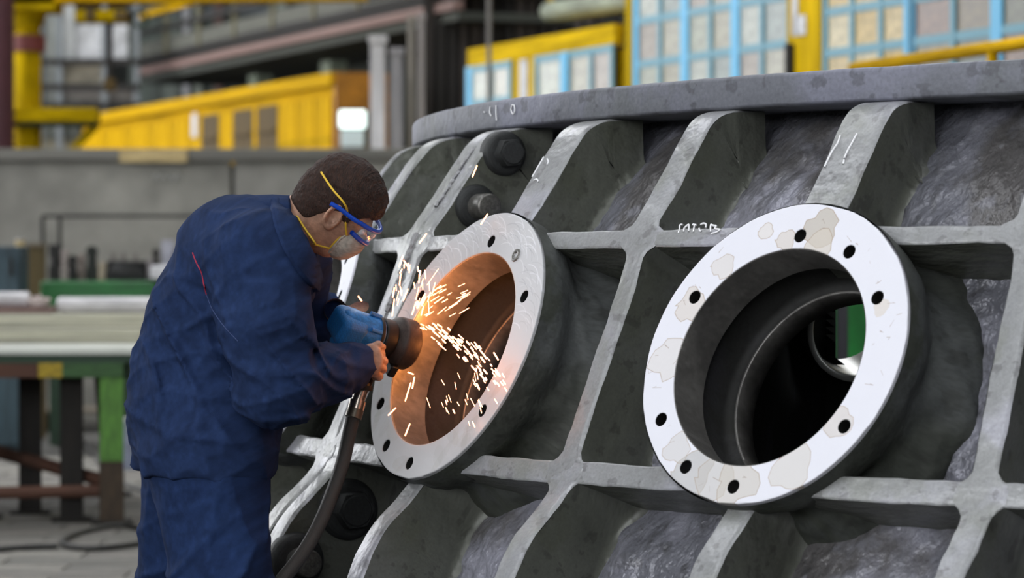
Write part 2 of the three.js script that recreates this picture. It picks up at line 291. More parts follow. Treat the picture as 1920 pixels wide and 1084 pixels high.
function ringGeo(sc, hw, t0, t1, depthExtra = 0.03) {
  const n = Math.round((t1 - t0) * 3.7 / 0.03);
  const sec = []; const F = 0.03;
  for (const sgn of [-1, 1]) {
    const L = []; for (let k = 0; k <= 3; k++) { const a = k / 3 * Math.PI / 2; L.push([sgn, F * (1 - Math.sin(a)), null, F * (1 - Math.cos(a)), 0]); }
    L.push([sgn, 0, 0.1, 0, 0], [sgn, 0, 0.005, 0, 0]);
    const Fr = [[sgn, 0, 0.005, 0, 1], [sgn, -0.005, 0, 0, 1]];
    if (sgn < 0) sec.push(...L, ...Fr); else sec.push(...Fr.reverse(), ...L.reverse());
  }
  return gridGeo(n + 1, sec.length, (i, j) => {
    const th = lerp(t0, t1, i / n), [sgn, a, d0, b, front] = sec[j];
    const w = hw + 0.004 * noise(th * 40, sgn * 5, sc) + 0.002 * noise(th * 150, sgn * 5, sc);
    const p = prof(sc), D = depthAt(sc) + depthExtra; let d = d0 === null ? D - b : d0;
    d += 0.003 * fbm(th * 50, sgn * 4 + sc, d * 30, 3);
    const q = prof(sc + sgn * (w + a)); // follow the profile on the face
    const base = front ? q : { R: p.R + (q.R - p.R), H: p.H + (q.H - p.H) };
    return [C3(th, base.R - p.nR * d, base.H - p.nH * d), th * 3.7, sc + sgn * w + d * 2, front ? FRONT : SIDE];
  });
}
// frame of a port: centre on the face, outward normal n, sideways t, upwards e
const AL = 0.4022, RF = 3.8726 + 0.012, HF = -0.1366 + 0.005;
function portFrame(k) { const th = TH + k * DT, r = radV(th), t = tanV(th), e = V(0, 1, 0).multiplyScalar(Math.cos(AL)).addScaledVector(r, -Math.sin(AL)); const n = r.clone().multiplyScalar(Math.cos(AL)).add(V(0, Math.sin(AL), 0)); return { c: C3(th, RF, HF), n, t, e, th }; }
const PORTS = [-2, 0, 2, 4, 6].map(portFrame);
function inPort(P, r) { for (const f of PORTS) { const q = P.clone().sub(f.c), z = q.dot(f.n); if (z > -0.5 && q.addScaledVector(f.n, -z).length() < r) return true; } return false; }
const T0 = -0.75, T1 = 2.05;
{ // outer wall between the ribs
  const nT = 760, nS = 150;
  const g = gridGeo(nT + 1, nS + 1, (i, j) => {
    const th = lerp(T0, T1, i / nT), h = lerp(0.41, -1.25, j / nS);
    const d = 0.026 * fbm(th * 24, h * 6, 3, 4) + 0.01 * noise(th * 90, h * 24, 9);
    return [C3(th, skinR(h) - d, h), th * 3.7, h];
  });
  const P = g.attributes.position, id = g.index.array, keep = [], c = V(0, 0, 0);
  for (let i = 0; i < id.length; i += 3) { c.set(0, 0, 0); for (let k = 0; k < 3; k++) c.add(V(P.getX(id[i + k]), P.getY(id[i + k]), P.getZ(id[i + k]))); c.multiplyScalar(1 / 3); if (!inPort(c, 0.315)) keep.push(id[i], id[i + 1], id[i + 2]); }
  g.setIndex(keep); mesh('outer_wall', g, CM.skin, casting);
}
const HOLE = castRay(1608, 614)(7.75); HOLE.y += CAM_Y; // opening in the inner wall behind the right-hand port
{ // inner wall, end walls, top plate, bottom flange
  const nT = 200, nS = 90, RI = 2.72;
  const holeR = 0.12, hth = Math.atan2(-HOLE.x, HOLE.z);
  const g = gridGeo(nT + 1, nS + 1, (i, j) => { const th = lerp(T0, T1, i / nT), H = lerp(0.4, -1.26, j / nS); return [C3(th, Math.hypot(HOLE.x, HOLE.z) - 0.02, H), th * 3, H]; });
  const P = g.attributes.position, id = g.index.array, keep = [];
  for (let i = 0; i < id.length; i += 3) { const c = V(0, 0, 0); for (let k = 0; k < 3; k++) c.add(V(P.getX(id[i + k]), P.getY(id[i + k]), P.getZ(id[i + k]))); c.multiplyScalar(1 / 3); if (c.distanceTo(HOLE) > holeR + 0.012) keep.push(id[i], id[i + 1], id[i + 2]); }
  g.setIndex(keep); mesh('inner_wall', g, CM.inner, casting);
  for (const th of [T0, T1]) mesh('end_wall', gridGeo(2, 40, (i, j) => { const s = lerp(0, PL, j / 39), p = prof(s); return [C3(th, i ? RI + 0.1 : p.R, p.H), i * 1.2, s]; }), CM.inner, casting);
  // top plate: outer edge, chamfered, slightly uneven
  const sec = [[3.28, 0.396], [3.484, 0.396], [3.497, 0.4], [3.5, 0.406], [3.5, 0.43], [3.5, 0.462], [3.496, 0.469], [3.487, 0.472], [2.7, 0.472], [2.7, 0.396], [3.28, 0.396]];
  const nP = 320;
  mesh('top_plate', gridGeo(nP + 1, sec.length, (i, j) => { const th = lerp(T0, T1, i / nP), [R, H] = sec[j]; const e = R > 3.4 ? 0.0025 * fbm(th * 60, H * 40, 2, 3) : 0; return [C3(th, R + e, H + 0.0015 * noise(th * 50, R * 3, 1)), th * 3.5, H + R]; }), CM.plate, casting);
  const sb = [[3.9, -1.29], [4.285, -1.29], [4.285, -1.2], [4.28, -1.19], [4.2, -1.19], [3.9, -1.19], [3.9, -1.29]];
  mesh('bottom_flange', gridGeo(161, sb.length, (i, j) => { const th = lerp(T0, T1, i / 160), [R, H] = sb[j]; return [C3(th, R, H), th * 4, H + R]; }), CM.plate, casting);
  // bush in the opening of the inner wall
  const ax = V(-0.2, 0.22, -1).normalize();
  const bush = new THREE.LatheGeometry([[0.132, 0.02], [0.12, 0.02], [0.115, 0.012], [0.115, -0.15], [0.132, -0.15], [0.132, 0.02]].map(([r, y]) => new THREE.Vector2(r, y)), 48);
  bush.applyQuaternion(new THREE.Quaternion().setFromUnitVectors(V(0, -1, 0), ax)); bush.translate(HOLE.x, HOLE.y, HOLE.z);
  const b = mesh('bush', bush, std(0xb9b9b4, 0.35, 0.6), casting); b.userData.label = 'bright metal bush in the inner wall';
}
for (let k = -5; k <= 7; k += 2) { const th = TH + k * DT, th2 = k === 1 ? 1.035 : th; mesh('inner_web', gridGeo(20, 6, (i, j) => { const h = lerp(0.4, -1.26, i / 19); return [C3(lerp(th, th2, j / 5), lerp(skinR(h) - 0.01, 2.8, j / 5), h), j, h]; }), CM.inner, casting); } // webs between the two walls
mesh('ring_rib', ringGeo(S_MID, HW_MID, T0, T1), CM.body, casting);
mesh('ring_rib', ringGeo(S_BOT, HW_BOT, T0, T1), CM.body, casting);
const K_JOINT = 3;
for (let k = -6; k <= 9; k++) {
  const th = TH + k * DT, even = k % 2 === 0;
  if (th < T0 + 0.02 || th > T1 - 0.02) continue;
  if (k === K_JOINT) continue;
  const wTop = even ? 0.118 : 0.08, wMid = 0.058, wLow = even ? 0.07 : 0.064;
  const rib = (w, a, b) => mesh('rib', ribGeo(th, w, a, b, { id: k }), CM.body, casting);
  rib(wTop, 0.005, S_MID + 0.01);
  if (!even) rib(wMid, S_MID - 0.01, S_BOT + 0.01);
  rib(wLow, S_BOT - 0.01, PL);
}
{ // the bolted joint: two thick flanges side by side, a seam and welds between them
  const thJ = TH + K_JOINT * DT;
  for (const sg of [-1, 1]) {
    const dth = sg * 0.042 / 3.72;
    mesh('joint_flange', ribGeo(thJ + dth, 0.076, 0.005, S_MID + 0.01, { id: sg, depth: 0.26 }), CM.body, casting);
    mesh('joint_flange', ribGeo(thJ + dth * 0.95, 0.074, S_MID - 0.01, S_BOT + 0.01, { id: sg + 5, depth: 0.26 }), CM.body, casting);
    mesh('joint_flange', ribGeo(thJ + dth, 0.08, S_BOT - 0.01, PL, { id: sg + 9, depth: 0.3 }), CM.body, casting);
  }
  const bead = (h0, h1, r) => { const pts = []; for (let i = 0; i <= 30; i++) { const h = lerp(h0, h1, i / 30), R = rOfH(h); pts.push(C3(thJ + 0.0018 * noise(i * 0.9, 3, 1), R + 0.001 + 0.004 * noise(i * 1.3, 8, 2), h)); }
    const g = tube(pts, r, 160, 7), P = g.attributes.position; for (let i = 0; i < P.count; i++) { const q = 0.007 * noise(P.getX(i) * 70, P.getY(i) * 70, P.getZ(i) * 70); P.setXYZ(i, P.getX(i) + q, P.getY(i) + q, P.getZ(i) + q); } g.computeVertexNormals();
    mesh('weld_bead', g, CM.weld, casting); };
  bead(0.345, 0.2, 0.005); bead(0.13, -0.06, 0.009);
  // bolts through the joint, heads on the flange side that shows
  const thF = thJ - 0.082 / 3.68;
  const n = tanV(thF).multiplyScalar(-1); // towards the viewer's right
  const place = (g, p) => { g.applyQuaternion(new THREE.Quaternion().setFromUnitVectors(V(0, 1, 0), n)); g.translate(p.x, p.y, p.z); return g; };
  const hexHead = (p, rw, rh, hh) => {
    const washer = new THREE.LatheGeometry([[0.0, 0.026], [rw * 0.78, 0.026], [rw * 0.93, 0.02], [rw, 0.006], [rw, -0.02]].map(a => new THREE.Vector2(...a)), 40);
    const b = mesh('bolt', place(washer, p), CM.bolt, casting);
    const hx = new THREE.CylinderGeometry(rh * 0.93, rh, hh, 6, 1); hx.translate(0, 0.026 + hh / 2, 0); mesh('bolt_head', place(hx, p), CM.bolt, b);
    const rim = new THREE.CylinderGeometry(rh * 0.7, rh * 0.8, 0.008, 24); rim.translate(0, 0.028 + hh, 0); mesh('head_crown', place(rim, p), CM.bolt, b);
  };
  const pin = (p, rw, rp, lp) => {
    const washer = new THREE.LatheGeometry([[0.0, 0.02], [rw * 0.7, 0.02], [rw * 0.92, 0.014], [rw, 0.0], [rw, -0.02]].map(a => new THREE.Vector2(...a)), 40);
    const b = mesh('bolt', place(washer, p), CM.bolt, casting);
    const pg = new THREE.LatheGeometry([[0, 0.02 + lp], [rp - 0.006, 0.02 + lp], [rp, 0.014 + lp], [rp, 0]].map(a => new THREE.Vector2(...a)), 32); mesh('pin', place(pg, p), CM.boltBright, b);
  };
  hexHead(onMeridian(944, 288, thF), 0.056, 0.038, 0.03);
  pin(onMeridian(893, 388, thF), 0.056, 0.032, 0.065);
  hexHead(onMeridian(652, 955, thF), 0.075, 0.05, 0.035);
  pin(onMeridian(556, 1052, thF), 0.07, 0.034, 0.07);
}
// ports: cast boss, machined flange with bolt holes, stepped bore
{
  const SZ = 1024, PX = SZ / 0.72;
  function flangeTex(kind) {
    const c = document.createElement('canvas'); c.width = c.height = SZ; const x = c.getContext('2d');
    x.fillStyle = kind === 'white' ? '#dedee6' : '#bcbcbe'; x.fillRect(0, 0, SZ, SZ);
    let q = kind === 'white' ? 5 : 9; const R = () => { q = (q * 1664525 + 1013904223) >>> 0; return q / 4294967296; };
    const to = (a, b) => [SZ / 2 + a * PX, SZ / 2 - b * PX]; // a to the port's left
    if (kind === 'white') {
      const blot = (a, b, r, col, al, n = 16, edge = true) => { const [cx, cy] = to(a, b); x.beginPath(); for (let i = 0; i <= n; i++) { const t = i / n * Math.PI * 2, rr_ = r * PX * (0.65 + 0.6 * Math.abs(Math.sin(t * 1.5 + a * 40)) * 0.5 + 0.25 * R()); const X = cx + rr_ * Math.cos(t), Y = cy + rr_ * Math.sin(t); i ? x.lineTo(X, Y) : x.moveTo(X, Y); } x.closePath(); x.globalAlpha = al; x.fillStyle = col; x.fill(); if (edge) { x.globalAlpha = al * 0.9; x.strokeStyle = '#a08a76'; x.lineWidth = 2.5; x.stroke(); } x.globalAlpha = 1; };
      blot(-0.045, 0.275, 0.045, '#b9b1a6', 0.8); blot(-0.05, 0.24, 0.035, '#c8c0b4', 0.7); blot(0.04, 0.25, 0.025, '#c9c0b6', 0.6);
      blot(0.19, 0.19, 0.03, '#d0c8c0', 0.5); blot(0.25, 0.1, 0.04, '#cfc5ba', 0.6); blot(0.27, -0.02, 0.05, '#d4cec8', 0.55); blot(0.1, 0.27, 0.02, '#d6cfc8', 0.6);
      blot(0.12, -0.27, 0.055, '#b0aeac', 0.65); blot(0.06, -0.28, 0.05, '#bab7b2', 0.6); blot(0.0, -0.285, 0.055, '#c2bcb4', 0.65); blot(0.18, -0.22, 0.035, '#c4c0bc', 0.5);
      blot(-0.13, -0.25, 0.05, '#c9c2b8', 0.5); blot(-0.22, -0.15, 0.035, '#c8bfb4', 0.5); blot(-0.25, 0.1, 0.02, '#d0c6ba', 0.6, 14, false);
      x.strokeStyle = '#8a7468'; for (let i = 0; i < 34; i++) { const t = R() * 6.28, r0 = 0.25 + 0.07 * R(); const [X, Y] = to(r0 * Math.cos(t), r0 * Math.sin(t)); x.globalAlpha = 0.25 + 0.35 * R(); x.lineWidth = 1 + R(); x.beginPath(); x.moveTo(X, Y); x.lineTo(X + 30 * (R() - 0.5), Y + 16 * (R() - 0.5)); x.lineTo(X + 44 * (R() - 0.5), Y + 30 * (R() - 0.5)); x.stroke(); }
      x.globalAlpha = 1; x.strokeStyle = '#7a3038'; x.lineWidth = 4; x.beginPath(); const [hx, hy] = to(-0.1, -0.222); x.moveTo(hx, hy); x.lineTo(hx + 10, hy + 12); x.stroke();
    } else { // arcs left by the grinding disc over the upper half, scoured
      for (let i = 0; i < 150; i++) { const t = lerp(0.2, 3.0, R()), r0 = 0.285 + 0.05 * (R() - 0.5); const [X, Y] = to(r0 * Math.cos(t), r0 * Math.sin(t)); x.globalAlpha = 0.1 + 0.3 * R(); x.strokeStyle = R() < 0.6 ? '#f2f2f6' : '#8b8b92'; x.lineWidth = 1.5 + 3 * R(); x.beginPath(); x.arc(X + 40, Y + 70, 70 + 50 * R(), 3.4 + 0.7 * R(), 4.4 + 0.7 * R()); x.stroke(); }
      for (let i = 0; i < 40; i++) { const t = -3 * R(), r0 = 0.285 + 0.06 * (R() - 0.5); const [X, Y] = to(r0 * Math.cos(t), r0 * Math.sin(t)); x.globalAlpha = 0.06 + 0.08 * R(); x.fillStyle = R() < 0.5 ? '#8a8478' : '#d0d0d0'; x.beginPath(); x.ellipse(X, Y, 20 + 50 * R(), 8 + 20 * R(), R() * 3, 0, 6.3); x.fill(); }
      x.globalAlpha = 1;
    }
    const t = new THREE.CanvasTexture(c); t.colorSpace = THREE.SRGBColorSpace; return t;
  }
  const fm = { white: std(0xffffff, 0.55, 0.0, { map: flangeTex('white'), bumpMap: bumpFine, bumpScale: 0.0006 }), ground: std(0xffffff, 0.5, 0.12, { map: flangeTex('ground') }) };
  const HA = [90, 120, 150, 210, 270, 300, 330, 30].map(a => a * Math.PI / 180);
  PORTS.forEach((f, n) => {
    const k = [-2, 0, 2, 4, 6][n], mat = k === 2 ? fm.ground : fm.white;
    const basis = new THREE.Matrix4().makeBasis(f.t, f.e, f.t.clone().cross(f.e)).setPosition(f.c);
    const outward = f.t.clone().cross(f.e).dot(f.n) > 0 ? 1 : -1;
    // flange ring: irregular outline, bore, bolt holes
    const sh = new THREE.Shape(); for (let i = 0; i <= 120; i++) { const t = i / 120 * Math.PI * 2, r = 0.3285 + 0.002 * noise(Math.cos(t) * 6 + n, Math.sin(t) * 6) + 0.006 * Math.max(0, noise(Math.cos(t) * 9 + n * 3, Math.sin(t) * 9 + 4) - 0.25); i ? sh.lineTo(r * Math.cos(t), r * Math.sin(t)) : sh.moveTo(r, 0); }
    const hole = (a, b, r, m = 28) => { const h = new THREE.Path(); h.absarc(a, b, r, 0, Math.PI * 2, true); sh.holes.push(h); };
    hole(0.007, -0.01, 0.2425);
    HA.forEach((t, i) => { if (k === 2 && i === 1) return; hole(0.006 + 0.277 * Math.cos(t), -0.018 + 0.277 * Math.sin(t), 0.0168); });
    const ez = f.t.clone().cross(f.e).dot(f.n) > 0 ? 1 : -1;
    const g = new THREE.ExtrudeGeometry(sh, { depth: 0.045, bevelEnabled: true, bevelSize: 0.002, bevelThickness: 0.002, bevelSegments: 2, curveSegments: 72 });
    const P = g.attributes.position, uv = []; for (let i = 0; i < P.count; i++) uv.push(0.5 + P.getX(i) / 0.72, 0.5 + P.getY(i) / 0.72);
    g.setAttribute('uv', new THREE.Float32BufferAttribute(uv, 2));
    g.translate(0, 0, outward > 0 ? -0.047 : 0.002); g.applyMatrix4(basis);
    const fl = mesh('port_flange', g, mat, casting); fl.userData.label = k === 2 ? 'freshly ground bright metal flange' : 'pale machined flange with water stains';
    HA.forEach((t, i) => { if (k === 2 && i === 1) return; const q = new THREE.CylinderGeometry(0.0146, 0.0146, 0.07, 24, 1, true); q.rotateX(Math.PI / 2); q.translate(0.006 + 0.277 * Math.cos(t), -0.018 + 0.277 * Math.sin(t), -ez * 0.036); q.applyMatrix4(basis); mesh('threaded_hole', q, CM.thread, fl); });
    if (k === 2) { const t = HA[1]; const sg = new THREE.LatheGeometry([[0.006, -0.004], [0.007, 0.001], [0.015, 0.001], [0.016, -0.002]].map(a => new THREE.Vector2(...a)), 28); sg.rotateX(Math.PI / 2 * outward); sg.translate(0.006 + 0.277 * Math.cos(t), -0.018 + 0.277 * Math.sin(t), outward * 0.002); sg.applyMatrix4(basis); mesh('socket_screw', sg, CM.boltBright, fl);
      const cg = new THREE.CircleGeometry(0.0165, 24); cg.translate(0.006 + 0.277 * Math.cos(t), -0.018 + 0.277 * Math.sin(t), outward * 0.0005); }
    const axis = new THREE.Quaternion().setFromUnitVectors(V(0, 1, 0), f.n);
    const lathe = (pts, seg = 72, wob = 0, off = 1) => { const q = new THREE.LatheGeometry(pts.map(a => new THREE.Vector2(...a)), seg); const p = q.attributes.position, uvs = q.attributes.uv; for (let i = 0; i < p.count; i++) { const X = p.getX(i), Y = p.getY(i), Z = p.getZ(i), t = Math.atan2(Z, X), r = Math.hypot(X, Z); uvs.setXY(i, t * 0.33, Y + r); if (wob) { const w = 1 + wob * fbm(Math.cos(t) * 4 + n * 5, Math.sin(t) * 4, Y * 14, 3) * smooth(-0.04, -0.1, Y); p.setXYZ(i, X * w, Y, Z * w); } } q.computeVertexNormals(); q.applyQuaternion(axis); const o = off ? f.c.clone().addScaledVector(f.t, 0.007).addScaledVector(f.e, -0.01) : f.c; q.translate(o.x, o.y, o.z); return q; };
    const outer = []; for (let i = 0; i <= 22; i++) { const y = -0.005 - 0.257 * i / 22; outer.push([0.335 - 0.022 * smooth(-0.05, -0.12, y) + 0.045 * smooth(-0.11, -0.24, y), y]); }
    mesh('port_boss', lathe(outer, 96, 0.09, 0), CM.boss, casting);
    const bore = mesh('bore_sleeve', lathe([[0.241, -0.0015], [0.238, -0.003], [0.238, -0.1], [0.246, -0.104]], 96), CM.bore, casting);
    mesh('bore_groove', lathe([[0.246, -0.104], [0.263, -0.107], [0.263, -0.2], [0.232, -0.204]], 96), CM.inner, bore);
    mesh('bore_lip', lathe([[0.232, -0.204], [0.228, -0.203], [0.225, -0.206], [0.225, -0.262], [0.27, -0.268]], 96), CM.bore, bore);
  });
}
// chalk writing and strokes
{
  const stroke = (fn, pts, r = 0.0022) => { const q = pts.map(([x, y]) => fn(x, y)); return tube(q, r, Math.max(6, pts.length * 4), 5); };
  const word = [[[1272, 437], [1274, 430], [1275, 422], [1280, 421]], [[1282, 435], [1283, 428], [1287, 424], [1291, 421], [1292, 427], [1291, 434]], [[1299, 421], [1306, 422]], [[1302, 423], [1301, 429], [1300, 435]], [[1311, 428], [1312, 432], [1315, 434]], [[1314, 421], [1319, 419], [1324, 421], [1323, 427]], [[1333, 421], [1332, 428], [1333, 435]], [[1333, 421], [1338, 423], [1343, 424], [1340, 428], [1350, 431], [1344, 435], [1334, 438]]];
  const put = (name, lines, fn, r) => { const o = mesh(name, stroke(fn, lines[0], r), CM.chalk, casting); for (const l of lines.slice(1)) mesh('chalk_line', stroke(fn, l, r), CM.chalk, o); return o; };
  put('chalk_word', word, onRibFace).userData.label = 'hand-chalked word on the ring rib';
  put('chalk_ticks', [[[1576, 254], [1570, 270], [1561, 283], [1546, 313]], [[1607, 251], [1598, 268], [1591, 280], [1583, 297]], [[1583, 300], [1581, 308]]], onRibFace, 0.0026).userData.label = 'two slanting chalk strokes';
  put('chalk_ticks', [[[1020, 294], [1013, 306], [1006, 318], [998, 332]], [[1026, 298], [1028, 303], [1026, 309]], [[1001, 338], [1006, 336], [1010, 341]]], onRibFace);
  put('chalk_number', [[[930, 198], [930, 212], [931, 226]], [[919, 200], [918, 210], [921, 218]], [[960, 197], [958, 205], [962, 214], [965, 208], [964, 198], [960, 197]], [[907, 210], [909, 211]]], (x, y) => onCylinder(x, y, 3.503), 0.0018);
}
// ------------------------------------------------------------------ the grinder at work on the second port
const PW = p => p.clone().applyAxisAngle(V(1, 0, 0), TILT).add(casting.position); // casting-local -> world
const PD = p => p.clone().applyAxisAngle(V(1, 0, 0), TILT);
const port1 = PORTS[2];
const FN = PD(port1.n), FT = PD(port1.t), FE = PD(port1.e), FC = PW(port1.c);
function onFlange(px, py, lift = 0) { const o = V(0, CAM_Y, 0), d = at(px, py, 1).sub(o), c = FC.clone().addScaledVector(FN, lift).sub(o); return o.addScaledVector(d, c.dot(FN) / d.dot(FN)); }
const TIP = onFlange(768, 648, 0.008);             // centre of the wheel's working face
const GA = FN.clone().multiplyScalar(0.97).add(V(-0.12, -0.1, 0.14)).normalize(); // tool axis, from wheel to rear
const gq = new THREE.Quaternion().setFromUnitVectors(V(0, 1, 0), GA);
const GP = (along, side = V(0, 0, 0)) => TIP.clone().addScaledVector(GA, along).add(side);
const MT = {
  toolBlue: std(0x2f95ee, 0.38, 0.1, { map: rep(texMottle, 6), bumpMap: rep(bumpFine, 6), bumpScale: 0.0004 }), toolBlack: std(0x1c1b1b, 0.5, 0.2, { map: rep(texMottle, 6) }), guard: std(0x4a3f3a, 0.55, 0.4, { map: rep(texMottle, 6) }),
  chrome: std(0xb9aea4, 0.25, 0.9), hose: std(0x2c2b29, 0.55, 0, { bumpMap: rep(bumpFine, 8), bumpScale: 0.0006 }), abrasive: std(0x3a332e, 0.95),
};
const HAND_R = at(690, 684, 7.40); // middle of the gripping right hand
const handleTop = GP(0.075).addScaledVector(FE, -0.055), handleBot = at(679, 728, 7.40);
const grinder = thing('grinder', 'blue pneumatic grinder with dark guarded wheel pressed against the ground flange', 'grinder', TIP.toArray());
{
  const local = g => { g.applyQuaternion(gq); return g; };
  const lathe = (pts, seg = 40) => new THREE.LatheGeometry(pts.map(a => new THREE.Vector2(...a)), seg);
  mesh('grinding_wheel', local(lathe([[0, 0.012], [0.03, 0.012], [0.035, 0.0], [0.056, 0.0], [0.0575, 0.004], [0.0575, 0.026], [0, 0.026]])), MT.abrasive, grinder);
  // wide open guard round the wheel
  mesh('wheel_guard', local(lathe([[0.0585, 0.006], [0.0605, 0.006], [0.0605, 0.036], [0.057, 0.046], [0.04, 0.06], [0.03, 0.06], [0.03, 0.057], [0.055, 0.043], [0.0585, 0.035], [0.0585, 0.006]], 48)), MT.guard, grinder);
  mesh('gear_head', local(lathe([[0, 0.055], [0.04, 0.055], [0.046, 0.062], [0.046, 0.088], [0.043, 0.094], [0, 0.094]])), MT.toolBlack, grinder);
  const hs = mesh('housing', local(lathe([[0, 0.092], [0.041, 0.092], [0.0455, 0.097], [0.046, 0.104], [0.044, 0.108], [0.0445, 0.145], [0.046, 0.17], [0.044, 0.188], [0.036, 0.2], [0.02, 0.207], [0, 0.209]])), MT.toolBlue, grinder);
  mesh('band', local(lathe([[0.0462, 0.098], [0.0474, 0.1], [0.0474, 0.105], [0.0462, 0.107]])), MT.toolBlack, hs);
  // lugs and the moulded rear grip of the housing
  const side = V(0, 0, 1).applyQuaternion(gq.clone().invert()); const sd = V(side.x, 0, side.z).normalize();
  const lug = (ang, y, l) => { const d = sd.clone().applyAxisAngle(V(0, 1, 0), ang).multiplyScalar(0.046); return local(bar(V(d.x, y, d.z), V(d.x * 1.08, y + l, d.z * 1.08), 0.006, 0.005)); };
  for (const [a, y, l] of [[0.25, 0.11, 0.03], [-0.7, 0.105, 0.025], [1.3, 0.105, 0.03]]) mesh('lug', lug(a, y, l), MT.toolBlue, hs);
  const rg = new RoundedBoxGeometry(0.074, 0.07, 0.094, 4, 0.02); rg.translate(0, 0.176, 0); mesh('rear_cap', local(rg), MT.toolBlue, hs);
  const gv = new RoundedBoxGeometry(0.02, 0.1, 0.05, 3, 0.009); gv.rotateX(0.1); gv.translate(0.0, 0.15, 0.0); const low = FE.clone().multiplyScalar(-0.044);
  local(gv); gv.translate(low.x, low.y, low.z); mesh('throttle_lever', gv, MT.toolBlue, grinder);
  const rel = p => p.clone().sub(TIP);
  mesh('handle', merge([bar(rel(handleTop), rel(handleBot), 0.019, 0.017, 20), (() => { const g = new THREE.SphereGeometry(0.026, 18, 12); const c = rel(handleTop); g.translate(c.x, c.y, c.z); return g; })(), bar(rel(GP(0.075)), rel(handleTop), 0.026, 0.024, 18)]), MT.toolBlack, grinder);
  const nut = new RoundedBoxGeometry(0.03, 0.02, 0.05, 2, 0.005); local(nut); const np = rel(GP(0.03).addScaledVector(FE, -0.062)); nut.translate(np.x, np.y, np.z); mesh('guard_clamp', nut, MT.toolBlack, grinder);
}
{ // air hose with its coupling, hanging from the handle
  const c1 = at(663, 783, 7.385);
  const hose = thing('air_hose', 'dark rubber air hose hanging from the grinder handle past the bolts', 'hose', [c1.x, 0, c1.z]);
  const rel = p => p.clone().sub(hose.position);
  const P = [[661, 786, 7.385], [653, 822, 7.37], [644, 862, 7.35], [625, 920, 7.31], [598, 985, 7.25], [566, 1040, 7.19], [527, 1090, 7.13], [480, 1150, 7.07], [430, 1260, 6.98]].map(a => rel(at(...a)));
  P.push(V(P.at(-1).x - 0.1, 0.06, P.at(-1).z + 0.1), V(P.at(-1).x - 0.35, 0.02, P.at(-1).z + 0.3), V(P.at(-1).x - 0.9, 0.02, P.at(-1).z + 0.25));
  mesh('hose_line', tube(P, 0.0165, 140, 14), MT.hose, hose);
  const q0 = rel(handleBot), q1 = rel(at(671, 752, 7.395)), q2 = rel(at(667, 768, 7.39)), q3 = rel(at(662, 784, 7.385));
  const cp = mesh('coupling', bar(q0, q1, 0.0155, 0.0155, 24), MT.chrome, hose);
  mesh('coupling_collar', bar(q1, q2, 0.02, 0.019, 24), MT.chrome, cp);
  mesh('hose_clamp', bar(q2, q3, 0.0195, 0.0195, 20), std(0x6d675c, 0.4, 0.7), cp);
  mesh('coupling_cap', bar(rel(at(680, 722, 7.4)), rel(at(679, 731, 7.4)), 0.024, 0.024, 24), MT.toolBlack, cp);
}

// ------------------------------------------------------------------ the worker
const person = thing('person', 'worker in navy overalls, safety goggles and dust mask bending over a grinder', 'person', [at(390, 850, 7.28).x, 0, -7.28]);
const relP = v => v.clone().sub(person.position);
const A = (x, y, d) => relP(at(x, y, d));
const cloth = new THREE.MeshPhysicalMaterial({ color: 0x2c3f68, roughness: 0.95, specularIntensity: 0.25, side: THREE.DoubleSide, map: rep(texCloth, 2), bumpMap: rep(bumpWeave, 24), bumpScale: 0.0005 });
const clothT = new THREE.MeshPhysicalMaterial({ color: 0x283c66, roughness: 0.95, specularIntensity: 0.25, side: THREE.DoubleSide, map: rep(texCloth, 2), bumpMap: rep(bumpWeave, 24), bumpScale: 0.0005 });
const skinM = new THREE.MeshPhysicalMaterial({ color: 0xe6b092, roughness: 0.55, side: THREE.DoubleSide, map: rep(texMottle, 5), bumpMap: rep(bumpFine, 10), bumpScale: 0.0006 });
// joints
const J = {
  neck0: A(512, 440, 7.30), neck1: A(585, 405, 7.29), head: A(633, 387, 7.28),
  chest: A(455, 500, 7.29), shR: A(487, 492, 7.12), shL: A(540, 470, 7.47), mid: A(412, 620, 7.29), waist: A(385, 745, 7.29),
  hipR: A(392, 855, 7.19), hipL: A(374, 850, 7.39), elR: A(515, 728, 7.05), wrR: A(655, 688, 7.37), elL: A(556, 612, 7.6), wrL: A(628, 590, 7.62),
  knR: V(0, 0, 0), knL: V(0, 0, 0), anR: V(0, 0, 0), anL: V(0, 0, 0),
};
J.knR = A(425, 1195, 7.08); J.knL = A(338, 1165, 7.47); J.anR = V(J.knR.x - 0.06, 0.1, J.knR.z - 0.02); J.anL = V(J.knL.x - 0.16, 0.1, J.knL.z - 0.02);
const hf = V(0.70, -0.62, -0.30).normalize();                     // where the face points
let hu = V(0.60, 0.72, 0.26); hu.addScaledVector(hf, -hu.dot(hf)).normalize();
const hr = hf.clone().cross(hu);                                  // the worker's right, towards the viewer
const HS = 0.865; // size of the head
const HL = (f, u, r) => J.head.clone().addScaledVector(hf, f * HS).addScaledVector(hu, u * HS).addScaledVector(hr, r * HS);
const toHead = (x, y, z) => { const dx = (x - J.head.x) / HS, dy = (y - J.head.y) / HS, dz = (z - J.head.z) / HS; return [dx * hf.x + dy * hf.y + dz * hf.z, dx * hu.x + dy * hu.y + dz * hu.z, dx * hr.x + dy * hr.y + dz * hr.z]; };
